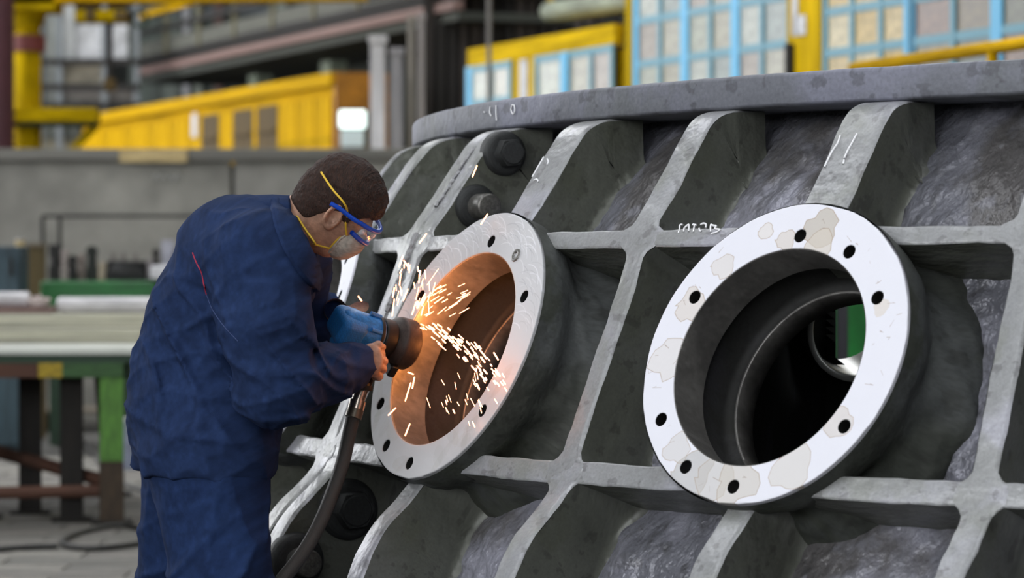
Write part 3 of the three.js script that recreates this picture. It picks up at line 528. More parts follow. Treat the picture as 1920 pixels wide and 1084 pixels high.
// head in its own axes: f forward, u up, r right
const skull = [ell(-0.012, 0.03, 0, 0.1, 0.096, 0.079), ell(0.028, -0.035, 0, 0.066, 0.088, 0.062), ell(0.055, -0.1, 0, 0.03, 0.026, 0.032), ell(0.01, -0.075, 0, 0.055, 0.045, 0.056)];
const capL = (a, b, ra, rb) => cap(V(...a), V(...b), ra, rb);
const nose = capL([0.09, 0.005, 0], [0.112, -0.032, 0], 0.009, 0.014), brow = capL([0.084, 0.022, -0.032], [0.084, 0.022, 0.032], 0.013, 0.013);
const lip1 = capL([0.086, -0.066, -0.018], [0.086, -0.066, 0.018], 0.008, 0.008), lip2 = capL([0.084, -0.077, -0.016], [0.084, -0.077, 0.016], 0.008, 0.008);
const sockets = [ell(0.098, 0.002, 0.032, 0.016, 0.013, 0.02), ell(0.098, 0.002, -0.032, 0.016, 0.013, 0.02)];
const headF = (f, u, r) => { let d = skull[0](f, u, r); for (let i = 1; i < 4; i++) d = smin(d, skull[i](f, u, r), 0.03); d = smin(d, nose(f, u, r), 0.012); d = smin(d, brow(f, u, r), 0.014); d = smin(d, lip1(f, u, r), 0.008); d = smin(d, lip2(f, u, r), 0.008); for (const s of sockets) d = smax(d, -s(f, u, r), 0.01); return d; };
function earF(f, u, r, sg) { r *= sg; const x = f + 0.012, y = u + 0.005, t = x * Math.cos(0.2) + y * Math.sin(0.2), v = -x * Math.sin(0.2) + y * Math.cos(0.2); const z = r - 0.081 - 0.25 * (-t);
  const q = Math.hypot(t / 0.02, v / 0.032); const rim = Math.hypot((q - 1) * 0.021, z - 0.004) - 0.0048; const disc = Math.max((q - 1) * 0.02, Math.abs(z + 0.009) - 0.004); const lobe = Math.hypot(t - 0.006, v + 0.031, z) - 0.008; const root = Math.max(q - 0.8, 0) * 0.02 + Math.max(0, Math.abs(z + 0.012) - 0.012);
  const con = Math.hypot(t / 0.011, (v + 0.002) / 0.016, (z - 0.003) / 0.013) - 1; return smax(smin(smin(smin(rim, disc, 0.006), lobe, 0.008), root - 0.001, 0.005), -con * 0.011, 0.003); }
// the right hand closes round the handle, the left lies over the housing
function fingerChain(pts, r0, r1) { const o = []; for (let i = 0; i < pts.length - 1; i++) o.push(cap(pts[i], pts[i + 1], lerp(r0, r1, i / (pts.length - 1)), lerp(r0, r1, (i + 1) / (pts.length - 1)))); return o; }
const handR = { palm: [], fingers: [] }, handL = { palm: [], fingers: [] };
{
  const w = J.wrR, z = 7.385, k = [A(704, 660, z), A(709, 672, z), A(707, 685, z), A(700, 697, z)];
  handR.palm.push(cap(w, A(668, 686, 7.375), 0.027, 0.027));
  const roots = [A(676, 672, 7.378), A(676, 680, 7.378), A(676, 688, 7.378), A(676, 695, 7.378)];
  roots.forEach((r, i) => handR.palm.push(cap(r, k[i], 0.0185, 0.0125)));
  const L = [1, 1.08, 1.02, 0.85];
  k.forEach((q, i) => { const dz = 0.036 * L[i], dn = A(700, 680 + i * 2, z); // away from the viewer round the grip, then back
    const p1 = V(q.x + 0.011, q.y - 0.006 - 0.002 * i, q.z - dz), p2 = V(q.x - 0.012 * L[i], q.y - 0.012, q.z - dz - 0.012), p3 = V(q.x - 0.034 * L[i], q.y - 0.012, q.z - dz + 0.004);
    handR.fingers.push(fingerChain([q, p1, p2, p3], 0.0105, 0.0078)); });
  const t0 = A(682, 668, 7.37); handR.fingers.push(fingerChain([t0, A(694, 655, 7.385), A(709, 648, 7.402), A(717, 651, 7.42)], 0.0135, 0.0088));
}
{
  const top = GP(0.2).addScaledVector(FE, 0.05), w = J.wrL;
  const c = relP(GP(0.165)).add(V(0, 0.012, 0)), up = FE, ax = GA, sd = up.clone().cross(ax).normalize(); const far = sd.z < 0 ? sd : sd.clone().multiplyScalar(-1);
  const B = (a, u, s) => c.clone().addScaledVector(ax, a).addScaledVector(up, u).addScaledVector(far, s);
  handL.palm.push(cap(w, B(0.03, 0.03, 0.045), 0.027, 0.026));
  for (let i = 0; i < 4; i++) { const a = 0.025 - i * 0.02; handL.palm.push(cap(B(0.03, 0.02, 0.05), B(a, 0.05, 0.035), 0.019, 0.0135)); const L = [0.9, 1.05, 1.05, 0.85][i];
    handL.fingers.push(fingerChain([B(a, 0.052, 0.034), B(a - 0.003, 0.062, 0.034 - 0.026 * L), B(a - 0.005, 0.057, 0.034 - 0.052 * L), B(a - 0.006, 0.05, 0.034 - 0.072 * L)], 0.0108, 0.008)); }
  handL.fingers.push(fingerChain([B(0.01, 0.02, 0.055), B(-0.02, 0.0, 0.062), B(-0.045, -0.01, 0.058), B(-0.065, -0.016, 0.05)], 0.014, 0.009));
}
const bones = [cap(J.neck0, J.neck1, 0.062, 0.058), cap(J.neck1, HL(-0.02, -0.03, 0), 0.056, 0.058), cap(J.chest, J.neck0, 0.1, 0.07), cap(J.shR, J.elR, 0.05, 0.042), cap(J.elR, J.wrR, 0.042, 0.028), cap(J.shL, J.elL, 0.05, 0.042), cap(J.elL, J.wrL, 0.042, 0.028),
  cap(J.chest, J.mid, 0.12, 0.12), cap(J.mid, J.waist, 0.12, 0.115), cap(J.chest, J.shR, 0.09, 0.06), cap(J.chest, J.shL, 0.09, 0.06), cap(J.waist, J.hipR, 0.11, 0.1), cap(J.waist, J.hipL, 0.11, 0.1),
  cap(J.hipR, J.knR, 0.085, 0.058), cap(J.knR, J.anR, 0.055, 0.036), cap(J.hipL, J.knL, 0.085, 0.058), cap(J.knL, J.anL, 0.055, 0.036)];
const bodyF = (x, y, z) => { let d = 9; for (const b of bones) d = smin(d, b(x, y, z), 0.03); return d; };
const neckF = (x, y, z) => smin(smin(bones[0](x, y, z), bones[1](x, y, z), 0.03), bones[2](x, y, z), 0.03);
function boxOf(pts, m) { const b = new THREE.Box3().setFromPoints(pts); b.expandByScalar(m); return b; }
{ // one skin surface: body, head with ears, and both hands
  const parts = [];
  const bb = boxOf(Object.values(J).filter(p => p !== J.head), 0.14); bb.max.y = Math.max(bb.max.y, 1.5);
  parts.push(fieldMesh(bodyF, bb.min, bb.max, 0.014));
  const hb = boxOf([HL(0.14, 0.15, 0.11), HL(-0.13, -0.14, -0.11), HL(0.14, -0.14, 0.11), HL(-0.13, 0.15, -0.11), HL(0.14, -0.14, -0.11), HL(-0.13, 0.15, 0.11), HL(0.14, 0.15, -0.11), HL(-0.13, -0.14, 0.11)], 0.0);
  parts.push(fieldMesh((x, y, z) => { const [f, u, r] = toHead(x, y, z); let d = headF(f, u, r); d = smin(d, Math.max(neckF(x, y, z), -0.03), 0.025); d = smin(d, earF(f, u, r, 1), 0.006); d = smin(d, earF(f, u, r, -1), 0.006); return d; }, hb.min, hb.max, 0.0036));
  for (const [h, w] of [[handR, J.wrR], [handL, J.wrL]]) {
    const f = (x, y, z) => { let d = 9; for (const p of h.palm) d = smin(d, p(x, y, z), 0.012); let m = d; for (const ch of h.fingers) { let q = 9; for (const p of ch) q = smin(q, p(x, y, z), 0.006); m = smin(m, q, 0.004); } return m; };
    const b = boxOf([w, w.clone().add(V(0.1, 0.06, 0.06)), w.clone().add(V(0.08, -0.07, -0.12))], 0.045);
    parts.push(fieldMesh(f, b.min, b.max, 0.003));
  }
  mesh('body', merge(parts), skinM, person);
}
// clothes: ripples that gather at elbow, waist and armpit
const crease = (t, w = 0.55) => { const a = Math.abs(Math.sin(t)); return Math.exp(-a * a / (w * w * 0.35)); }; // narrow raised pleat once per half turn
function folds(x, y, z) {
  const wob = noise(x * 5, y * 5, z * 5), wb2 = noise(x * 11 + 5, y * 11, z * 11);
  let d = 0.006 * noise(x * 6, y * 6, z * 6) + 0.003 * wb2;
  const rg = 1 - Math.abs(noise(x * 9 + y * 4 + 2, y * 5 - x * 3, z * 8)) * 2.2; if (rg > 0) d -= 0.0055 * rg * rg * rg; const r2 = 1 - Math.abs(noise(x * 4 - y * 9, y * 6 + 7, z * 6)) * 2.4; if (r2 > 0) d -= 0.005 * r2 * r2 * r2;
  const gz = (cx, cy, cz, s) => Math.exp(-((x - cx) ** 2 + (y - cy) ** 2 + (z - cz) ** 2) / s);
  const el = gz(J.elR.x + 0.03, J.elR.y + 0.05, J.elR.z, 0.02); d -= el * 0.017 * crease((x * 0.75 + y * 0.65) * 48 + 2.2 * wob);
  const fo = gz((J.elR.x + J.wrR.x) / 2, J.wrR.y + 0.01, (J.elR.z + J.wrR.z) / 2, 0.012); d -= fo * 0.012 * crease((x * 0.9 - y * 0.4) * 62 + 2 * wob);
  const wa = Math.exp(-((y - J.waist.y) ** 2) / 0.01) * (0.6 + 0.8 * wob); d -= Math.max(0, wa) * 0.015 * crease((y + 0.3 * x) * 34 + 2.5 * noise(x * 4, y * 3, z * 4));
  const bk = gz(J.mid.x - 0.07, J.mid.y - 0.02, J.mid.z + 0.14, 0.035); d -= bk * 0.018 * crease((x * 0.85 + y * 0.45) * 36 + 2.4 * wob);
  const sh = gz(J.shR.x - 0.02, J.shR.y - 0.1, J.shR.z, 0.02); d -= sh * 0.01 * crease((x * 0.5 - y * 0.8) * 40 + 2 * wob);
  return d;
}
const jk = [cap(J.chest, J.mid, 0.155, 0.16), cap(J.mid, J.waist, 0.16, 0.158), cap(J.waist, J.hipR, 0.158, 0.15), cap(J.waist, J.hipL, 0.158, 0.15),
  cap(A(440, 478, 7.22), A(480, 462, 7.38), 0.105, 0.105), cap(J.chest, J.shR, 0.12, 0.108), cap(J.chest, J.shL, 0.12, 0.1), cap(A(498, 452, 7.3), J.chest, 0.072, 0.11), cap(A(540, 548, 7.3), A(470, 640, 7.3), 0.05, 0.1), cap(A(372, 640, 7.3), A(352, 790, 7.29), 0.1, 0.115), cap(A(440, 770, 7.27), A(440, 850, 7.27), 0.09, 0.085)];
const sleeveR = [cap(J.shR, A(500, 610, 7.08), 0.108, 0.098), cap(A(500, 610, 7.08), J.elR, 0.098, 0.078), cap(J.elR, A(600, 705, 7.24), 0.08, 0.062), cap(A(600, 705, 7.24), A(664, 687, 7.375), 0.062, 0.058)];
const sleeveL = [cap(J.shL, J.elL, 0.095, 0.07), cap(J.elL, A(632, 589, 7.62), 0.066, 0.055)];
const cuffN = J.wrR.clone().sub(J.elR).normalize(), cuffP = A(661, 690, 7.37), cuffNL = J.wrL.clone().sub(J.elL).normalize(), cuffPL = A(640, 588, 7.62);
const jacketF = (x, y, z) => {
  let d = 9; for (const c of jk) d = smin(d, c(x, y, z), 0.05);
  let s = 9; for (const c of sleeveR) s = smin(s, c(x, y, z), 0.035);
  s = smax(s, (x - cuffP.x) * cuffN.x + (y - cuffP.y) * cuffN.y + (z - cuffP.z) * cuffN.z, 0.006);
  let l = 9; for (const c of sleeveL) l = smin(l, c(x, y, z), 0.035);
  l = smax(l, (x - cuffPL.x) * cuffNL.x + (y - cuffPL.y) * cuffNL.y + (z - cuffPL.z) * cuffNL.z, 0.006);
  d = smin(d, l, 0.02); d = smin(d, s, 0.022);
  const hem = 0.818 - 0.05 * x + 0.006 * noise(x * 9, 2, z * 9); d = smax(d, hem - y, 0.008);
  d += folds(x, y, z);
  // open at the neck
  const nk = bones[0](x, y, z); if (y > 1.2) d = smax(d, -(nk - 0.004), 0.004);
  return d;
};
{
  const b = boxOf([J.chest, J.shR, J.shL, J.elR, J.wrR, J.elL, J.wrL, J.hipR, J.hipL, J.neck0], 0.2); b.min.y = 0.78;
  const jm = mesh('jacket', fieldMesh(jacketF, b.min, b.max, 0.0085), cloth, person); jm.userData.label = 'navy cotton work jacket with red seam';
  // stand-and-fall collar round the neck
  const nd = J.neck1.clone().sub(J.neck0).normalize(); const s1 = V(0, 0, 1).addScaledVector(nd, -nd.z).normalize(), s2 = nd.clone().cross(s1);
  const cen = A(528, 438, 7.29), nC_ = 56;
  const sec = [[0.07, 0.05], [0.074, 0.056], [0.083, 0.053], [0.104, 0.02], [0.125, -0.022], [0.127, -0.032], [0.119, -0.032], [0.096, 0.008], [0.077, 0.035], [0.07, 0.03], [0.068, -0.03], [0.064, -0.03], [0.07, 0.05]];
  mesh('collar', gridGeo(nC_ + 1, sec.length, (i, j) => { const t = lerp(-2.75, 2.75, i / nC_); const [r, h] = sec[j]; // gap at the throat
    const fr = smooth(0.8, 2.7, Math.abs(t)), bk = lerp(0.86, 1, smooth(0.3, 1.3, Math.abs(t))); const q = cen.clone().addScaledVector(nd, h * (1 - 0.2 * fr) - 0.055 * fr).addScaledVector(s1, (r + 0.004 * Math.sin(t * 3)) * 0.98 * Math.sin(t)).addScaledVector(s2, r * bk * -1.0 * Math.cos(t) * (1 + 0.32 * fr)); return [q, t * 0.08, j * 0.01]; }), cloth, jm);
  // seams: project a polyline on to the jacket from the viewer's side
  const onJacket = (px, py) => { const o = relP(V(0, CAM_Y, 0)), d = A(px, py, 1).sub(o); let t = 6.7; for (let i = 0; i < 400 && t < 7.9; i++) { const p = o.clone().addScaledVector(d, t); const q = jacketF(p.x, p.y, p.z); if (q < 0.0008) return p; t += Math.max(0.0008, q * 0.6); } return null; };
  const seam = (pts, r, m, name) => { const c = new THREE.CatmullRomCurve3(pts.map(([x, y]) => V(x, y, 0)), false, 'centripetal').getPoints(40).map(p => onJacket(p.x, p.y)).filter(Boolean); if (c.length > 3) mesh(name, tube(c, r, 120, 6), m, jm); };
  { // near leaf of the collar, folded down on to the shoulder
    const inn = new THREE.CatmullRomCurve3([[538, 373], [550, 400], [564, 432], [578, 460], [594, 490], [604, 522]].map(a => V(...a, 0))), out = new THREE.CatmullRomCurve3([[506, 379], [512, 414], [524, 450], [541, 485], [562, 516], [590, 548]].map(a => V(...a, 0)));
    const E = [[0, -0.004], [0.04, 0.007], [0.2, 0.01], [0.45, 0.011], [0.75, 0.011], [0.95, 0.0105], [0.985, 0.008], [1, -0.004]], nR = 30; let last = null;
    const pts = []; for (let i = 0; i <= nR; i++) { const a = inn.getPoint(i / nR), b = out.getPoint(i / nR); for (const [e, h] of E) { const q = onJacket(lerp(a.x, b.x, e), lerp(a.y, b.y, e)); pts.push([q, h]); } }
    const ok = pts.filter(p => p[0]); if (ok.length > pts.length * 0.6) {
      for (let i = 0; i <= nR; i++) for (let j = E.length - 1; j >= 0; j--) { const c = pts[i * E.length + j]; if (!c[0]) { const nb = pts[i * E.length + j + 1] || pts[(i - 1) * E.length + j]; c[0] = nb && nb[0] ? nb[0].clone().add(V(0.004, 0.001, -0.004)) : last.clone(); } last = c[0]; }
      mesh('collar_leaf', gridGeo(nR + 1, E.length, (i, j) => { const [q, h] = pts[i * E.length + j], e = 0.006; const n = V(jacketF(q.x + e, q.y, q.z) - jacketF(q.x - e, q.y, q.z), jacketF(q.x, q.y + e, q.z) - jacketF(q.x, q.y - e, q.z), jacketF(q.x, q.y, q.z + e) - jacketF(q.x, q.y, q.z - e)).normalize(); return [q.clone().addScaledVector(n, h), i * 0.01, j * 0.01]; }), cloth, jm);
    }
  }
  const red = std(0x9a2340, 0.8), thread = std(0x3c4a72, 0.9), dark = std(0x141d38, 0.95);
  seam([[361, 474], [368, 492], [378, 512], [382, 532], [387, 552]], 0.0016, red, 'piping');
  seam([[387, 552], [398, 580], [420, 612], [446, 640]], 0.001, thread, 'shoulder_seam');
}
const trF = (x, y, z) => {
  let d = 9; for (const c of tr) d = smin(d, c(x, y, z), 0.03);
  d = smax(d, y - 0.87, 0.01); d = smax(d, 0.075 - y, 0.01);
  const rg = 1 - Math.abs(noise(x * 7 + y * 3, y * 4 - x * 3, z * 7)) * 2.2; if (rg > 0) d -= 0.007 * rg * rg * rg;
  const wob = noise(x * 5, y * 5, z * 5); d += 0.006 * noise(x * 7, y * 7, z * 7) + 0.003 * noise(x * 15, y * 9, z * 15);
  const kn = Math.exp(-((y - 0.6) ** 2) / 0.02) * (0.7 + wob); d -= kn * 0.011 * crease((y * 0.85 - x * 0.5) * 38 + 3 * wob);
  return d;
};
const tr = [cap(J.waist, J.hipR, 0.11, 0.128), cap(J.waist, J.hipL, 0.11, 0.128), cap(J.hipR, J.knR, 0.134, 0.1), cap(J.knR, J.anR, 0.1, 0.085), cap(J.hipL, J.knL, 0.13, 0.1), cap(J.knL, J.anL, 0.1, 0.085)];
{
  const b = boxOf([J.hipR, J.hipL, J.knR, J.knL, J.anR, J.anL], 0.18); b.min.y = 0.05; b.max.y = 0.96;
  mesh('trousers', fieldMesh(trF, b.min, b.max, 0.011), clothT, person);
  for (const an of [J.anR, J.anL]) {
    const boot = [cap(V(an.x, 0.12, an.z), V(an.x + 0.01, 0.05, an.z), 0.05, 0.05), cap(V(an.x - 0.04, 0.045, an.z), V(an.x + 0.16, 0.038, an.z - 0.05), 0.043, 0.04), cap(V(an.x + 0.1, 0.045, an.z - 0.03), V(an.x + 0.175, 0.036, an.z - 0.05), 0.046, 0.038)];
    mesh('boot', fieldMesh((x, y, z) => { let d = 9; for (const c of boot) d = smin(d, c(x, y, z), 0.03); return smax(d, 0.003 - y, 0.004); }, V(an.x - 0.13, -0.01, an.z - 0.16), V(an.x + 0.26, 0.2, an.z + 0.1), 0.008), std(0x1d1a18, 0.6), person);
  }
}
{ // hair: cropped, over the crown and down to the nape
  const hb = boxOf([HL(0.14, 0.15, 0.11), HL(-0.15, -0.12, -0.11), HL(0.14, -0.14, 0.11), HL(-0.15, 0.15, -0.11), HL(0.14, -0.14, -0.11), HL(-0.15, 0.15, 0.11), HL(0.14, 0.15, -0.11), HL(-0.15, -0.12, 0.11)], 0.01);
  const hairF = (x, y, z) => {
    const [f, u, r] = toHead(x, y, z); let d = skull[0](f, u, r); d = smin(d, ell(-0.05, -0.02, 0, 0.058, 0.08, 0.064)(f, u, r), 0.03);
    const thick = 0.007 + 0.007 * smooth(0.02, 0.1, u) + 0.005 * smooth(0.02, 0.09, f); d -= thick;
    // hairline: forehead, temple, round the ear, nape
    const line = f > 0.075 ? 0.048 : f > 0.0 ? lerp(0.01, 0.052, smooth(0.02, 0.08, f)) : lerp(0.014, -0.075, smooth(-0.012, -0.07, f));
    const burn = (f > 0.0 && f < 0.03) ? -0.012 : 0; d = smax(d, line + burn + 0.004 * noise(f * 60, r * 60, 1) - u, 0.01);
    d += 0.0022 * noise(f * 60, u * 130, r * 130) + 0.003 * noise(f * 25, u * 50, r * 50);
    return d;
  };
  const hairTex = dataTex(256, (i, x, y) => { const v = 110 + 150 * (nC[(y * 2) * N + ((x * 4) % N)] - 0.3); return [v * 0.86, v * 0.72, v * 0.6]; }, true);
  const hm = mesh('hair', fieldMesh(hairF, hb.min, hb.max, 0.0034), std(0x6a4b3a, 0.75, 0, { map: rep(hairTex, 14, 5), bumpMap: rep(bumpFine, 30, 10), bumpScale: 0.003 }), person); hm.userData.label = 'short dark brown hair';
}
{ // dust mask with its two yellow bands
  const mg = [];
  const cup = ell(0.068, -0.05, 0, 0.062, 0.066, 0.062);
  const hb = boxOf([HL(0.15, 0.03, 0.08), HL(-0.0, -0.14, -0.08), HL(0.15, -0.14, 0.08), HL(0, 0.03, -0.08), HL(0.15, 0.03, -0.08), HL(0, -0.14, 0.08)], 0.02);
  const mk = mesh('dust_mask', fieldMesh((x, y, z) => { const [f, u, r] = toHead(x, y, z); let d = cup(f, u, r) + 0.003 * noise(f * 40, u * 40, r * 40); const plane = 0.046 + 0.2 * Math.abs(u + 0.05) - f; d = smax(d, plane, 0.006); const rim = Math.max(Math.abs(0.048 + 0.2 * Math.abs(u + 0.05) - f) - 0.005, cup(f, u, r) - 0.004); return Math.min(d, rim); }, hb.min, hb.max, 0.0034), std(0xf4e8d8, 0.9, 0, { map: rep(texMottle, 6), bumpMap: rep(bumpFine, 8), bumpScale: 0.001 }), person);
  const yel = std(0xe2b935, 0.6);
  const band = (pts, name) => { const g = tube(pts, 0.0026, 90, 6); mesh(name, g, yel, mk); };
  const push = (f, u, r, k) => { // settle a point just off the head
    let p = [f, u, r]; for (let i = 0; i < 30; i++) { const d = Math.min(headF(...p), skull[0](...p) - (p[1] > -0.02 && p[0] < -0.01 ? 0.015 : 0)) - k; const l = Math.hypot(p[0], p[1], p[2]); p = p.map(v => v * (1 - d / l * 0.9)); } return HL(...p); };
  band([HL(0.055, -0.025, 0.062), push(0.03, 0.0, 0.08, 0.004), push(0.008, 0.03, 0.09, 0.006), push(-0.02, 0.04, 0.09, 0.018), push(-0.06, 0.045, 0.08, 0.01), push(-0.1, 0.05, 0.05, 0.006)], 'upper_band');
  const nd = J.neck1.clone().sub(J.neck0).normalize(), nm = J.neck0.clone().lerp(J.neck1, 0.75);
  band([HL(0.05, -0.085, 0.055), HL(0.01, -0.1, 0.068), A(590, 455, 7.2), A(571, 428, 7.215), A(553, 398, 7.24), A(545, 378, 7.28)], 'lower_band');
  mesh('mask_edge', tube([HL(0.045, -0.03, 0.06), HL(0.047, -0.06, 0.061), HL(0.05, -0.09, 0.053)], 0.0024, 30, 6), yel, mk);
}
{ // safety goggles, blue frame and clear lens
  const blue = std(0x1548b8, 0.35);
  const top = [], bot = [], lens = [];
  const n = 28;
  const arc = (t, u, out) => { const a = t; return [0.012 + (0.1 + out) * Math.cos(a) * 1.02, u, (0.081 + out) * Math.sin(a)]; };
  const gg = gridGeo(n + 1, 9, (i, j) => { const t = lerp(-1.15, 1.15, i / n), e = j / 8; const c = arc(t, 0.03 - 0.052 * e * (1 - 0.35 * Math.abs(t) / 1.15), 0.01 + 0.004 * Math.sin(e * 3)); return [HL(...c), t * 0.1, e * 0.05]; });
  const glass = new THREE.MeshPhysicalMaterial({ color: 0xf4faff, transmission: 1, thickness: 0, roughness: 0.05, ior: 1.5, side: THREE.DoubleSide });
  const fr = mesh('goggles', tube(Array.from({ length: 25 }, (_, i) => HL(...arc(lerp(-1.2, 1.2, i / 24), 0.031, 0.011))), 0.0055, 90, 8), blue, person);
  mesh('lower_rim', tube(Array.from({ length: 25 }, (_, i) => { const t = lerp(-1.2, 1.2, i / 24); return HL(...arc(t, -0.022 + 0.018 * Math.abs(t) / 1.2, 0.011)); }), 0.006, 90, 8), blue, fr);
  mesh('lens', gg, glass, fr);
  for (const s of [-1, 1]) { const pts = [HL(0.055, 0.03, s * 0.084), HL(0.03, 0.028, s * 0.0915), HL(0.005, 0.027, s * 0.094), HL(-0.02, 0.026, s * 0.096), HL(-0.045, 0.02, s * 0.094)]; mesh('temple_arm', tube(pts, 0.0055, 40, 8), blue, fr); }
  for (const s of [-1, 1]) { const e = new THREE.SphereGeometry(0.012, 20, 14); const p = HL(0.083, 0.002, s * 0.032); e.translate(p.x, p.y, p.z); mesh('eye', e, std(0xe9e4de, 0.2), person); }
}
// ------------------------------------------------------------------ sparks and their light
{
  const hot = new THREE.MeshStandardMaterial({ color: 0xffb070, emissive: 0xffa67c, emissiveIntensity: 6 });
  const g = new THREE.CapsuleGeometry(0.0016, 0.02, 3, 6);
  const list = [];
  const contact = onFlange(786, 612, 0.01);
  const add = (px, py, lift, dx, dy, len, w) => { const p = onFlange(px, py, lift), q = onFlange(px + dx, py + dy, lift); list.push([p, q.sub(p).normalize(), len, w]); };
  const gauss = () => (rnd() + rnd() + rnd() - 1.5) * 0.82;
  for (let i = 0; i < 95; i++) { const t = Math.pow(rnd(), 0.8), x = 790 + 150 * t + gauss() * 14 * (0.4 + t), y = 612 + 100 * t * t * 0.55 + 52 * t + gauss() * (8 + 48 * t); add(x, y, rr(0.005, 0.09) , 10, 6 + 9 * t + gauss() * 4, rr(0.35, 1.0) * (1 - 0.35 * t), rr(0.7, 1.35)); }
  for (let i = 0; i < 34; i++) { const x = 735 + rnd() * 75, y = 585 - rnd() * 105; add(x + gauss() * 12, y, rr(0.0, 0.08), gauss() * 5 + 2, -10, rr(0.3, 0.9), rr(0.5, 1.1)); }
  for (let i = 0; i < 26; i++) { const x = 800 + rnd() * 75; add(x, 595 - rnd() * 65, rr(0.0, 0.06), 10, -6 + gauss() * 4, rr(0.4, 1.0), rr(0.5, 1.0)); }
  for (let i = 0; i < 26; i++) { const x = 790 + rnd() * 120; add(x, 690 + rnd() * 110, rr(0.0, 0.08), 4 + gauss() * 3, 10, rr(0.3, 0.8), rr(0.5, 1.1)); }
  for (const [x, y, dx, dy] of [[890, 321, 5, -12], [908, 411, 6, -9], [793, 447, 6, -8], [762, 496, 4, 6], [752, 490, 2, -6], [675, 560, 6, 8], [770, 700, 10, 4], [765, 735, -3, 10], [775, 718, 2, -10], [735, 772, 6, -6], [764, 806, 2, -5]]) add(x, y, 0.03, dx, dy, 0.8, 1.1);
  const im = new THREE.InstancedMesh(g, hot, list.length), m = new THREE.Matrix4(), up = V(0, 1, 0);
  const origin = contact.clone();
  list.forEach(([p, d, len, w], i) => { m.compose(p.clone().sub(origin), new THREE.Quaternion().setFromUnitVectors(up, d), V(w * 0.95, len * (i % 4 === 0 ? 2.6 : 1.7), w * 0.95)); im.setMatrixAt(i, m); });
  im.name = 'grinding_sparks'; im.position.copy(origin); im.userData = { label: 'shower of orange sparks flying from the grinder across the port', category: 'sparks', kind: 'stuff' }; scene.add(im);
  const lamp = (px, py, lift, power) => { const l = new THREE.PointLight(0xff9a50, power, 0, 2); l.position.copy(onFlange(px, py, lift)); l.castShadow = true; l.shadow.radius = 1.5; scene.add(l); };
  lamp(806, 622, -0.015, 0.085); lamp(850, 655, -0.05, 0.075);
}

// ------------------------------------------------------------------ background of the workshop
// rows of cabins run away to the left along the hall
const EX = V(0.366, 0, 0.931).normalize(), ROW_TURN = Math.atan2(-EX.z, EX.x);
function rowAt(name, label, category, px, d, group) { // origin on the floor under the near end
  const p = at(px, 490, d); const o = thing(name, label, category, [p.x, 0, p.z], ROW_TURN, group);
  o.updateMatrixWorld(true);
  const F = { o, lx: q => { const r = (q - 960) / FPX; return (-r * p.z - p.x) / (EX.x + EX.z * r); }, depth: x => -(p.z + EX.z * x), ly: (q, y) => at(q, y, F.depth(F.lx(q))).y };
  return F;
}
// window of panes set in a bar frame, local to a row; xs and ys are bar positions
function glazing(F, xs, ys, paneMats, barMat, { thick = [], z = 0.02, bw = 0.055 } = {}) {
  let n = 0;
  for (let i = 0; i < xs.length - 1; i++) for (let j = 0; j < ys.length - 1; j++) {
    const w = xs[i + 1] - xs[i], h = ys[j + 1] - ys[j];
    mesh('pane', box(w - 0.01, h - 0.01, 0.012, (xs[i] + xs[i + 1]) / 2, (ys[j] + ys[j + 1]) / 2, z), paneMats[(n++ * 7 + i * 3 + j) % paneMats.length], F.o);
  }
  xs.forEach((x, i) => { const t = thick.includes(i) ? 0.125 : bw; mesh('mullion', box(t, ys.at(-1) - ys[0] + 0.06, 0.018, x, (ys[0] + ys.at(-1)) / 2, z + 0.012), thick.includes(i) ? M.blueFrame : barMat, F.o); });
  ys.forEach(y => mesh('transom', box(xs.at(-1) - xs[0], bw, 0.014, (xs[0] + xs.at(-1)) / 2, y, z + 0.01), barMat, F.o));
}
const paneSet = [0xb4baa6, 0xbebba6, 0xaea294, 0x9caaa4, 0xc6ccc0, 0xb6b29a].map(c => std(c, 0.3, 0, { map: rep(texMottle, 1.5) }));
const paneWarm = [0xfbe2ac, 0xf6d99a, 0xfff0c8].map(c => std(c, 0.5, 0, { map: rep(texMottle, 1.5) }));
const paneMix = [0x5e6248, 0x7a6a4a, 0x8a6a58, 0x5f6f66, 0x8e8a70].map(c => std(c, 0.35, 0, { map: rep(texMottle, 1.5) }));
const barTeal = std(0x5f93a4, 0.5);
{ // low yellow office with blue framed windows
  const F = rowAt('yellow_cabin', 'low yellow cabin with grey-green windows, above the left end of the casting top plate', 'cabin', 1160, 24), L = F.lx(884);
  const top = 3.08, b = (n, m, x0, x1, y0, y1, z = 0, t = 0.06) => mesh(n, box(x1 - x0, y1 - y0, t, (x0 + x1) / 2, (y0 + y1) / 2, z), m, F.o);
  mesh('shell', box(-L, 2.9, 2.0, L / 2, 1.45, -1.04), M.yellowBright, F.o);
  b('top_band', M.yellowBright, L, 0, 2.92, top, 0.0, 0.07); const x1 = F.lx(968), x2 = F.lx(1012);
  b('panel', M.yellowBright, x1, x2, 0, 2.92, 0.0, 0.06);
  glazing(F, [L + 0.06, L + 0.06 + (x1 - L) * 0.5, x1 - 0.03], [1.0, 1.6, 2.2, 2.62, 2.9], paneSet, barTeal, { thick: [0], z: 0.03 });
  const xm = F.lx(1070), xq = F.lx(1118); glazing(F, [x2 + 0.03, xm, xq, -0.03], [1.0, 1.6, 2.05, 2.48, 2.9], paneSet, barTeal, { thick: [], z: 0.03 });
  mesh('notice', box(0.16, 0.34, 0.01, (x1 + x2) / 2, F.ly(988, 152), 0.036), M.white, F.o);
  mesh('mullion', box(0.14, 1.95, 0.02, xm, 1.95, 0.05), M.blueFrame, F.o);
}
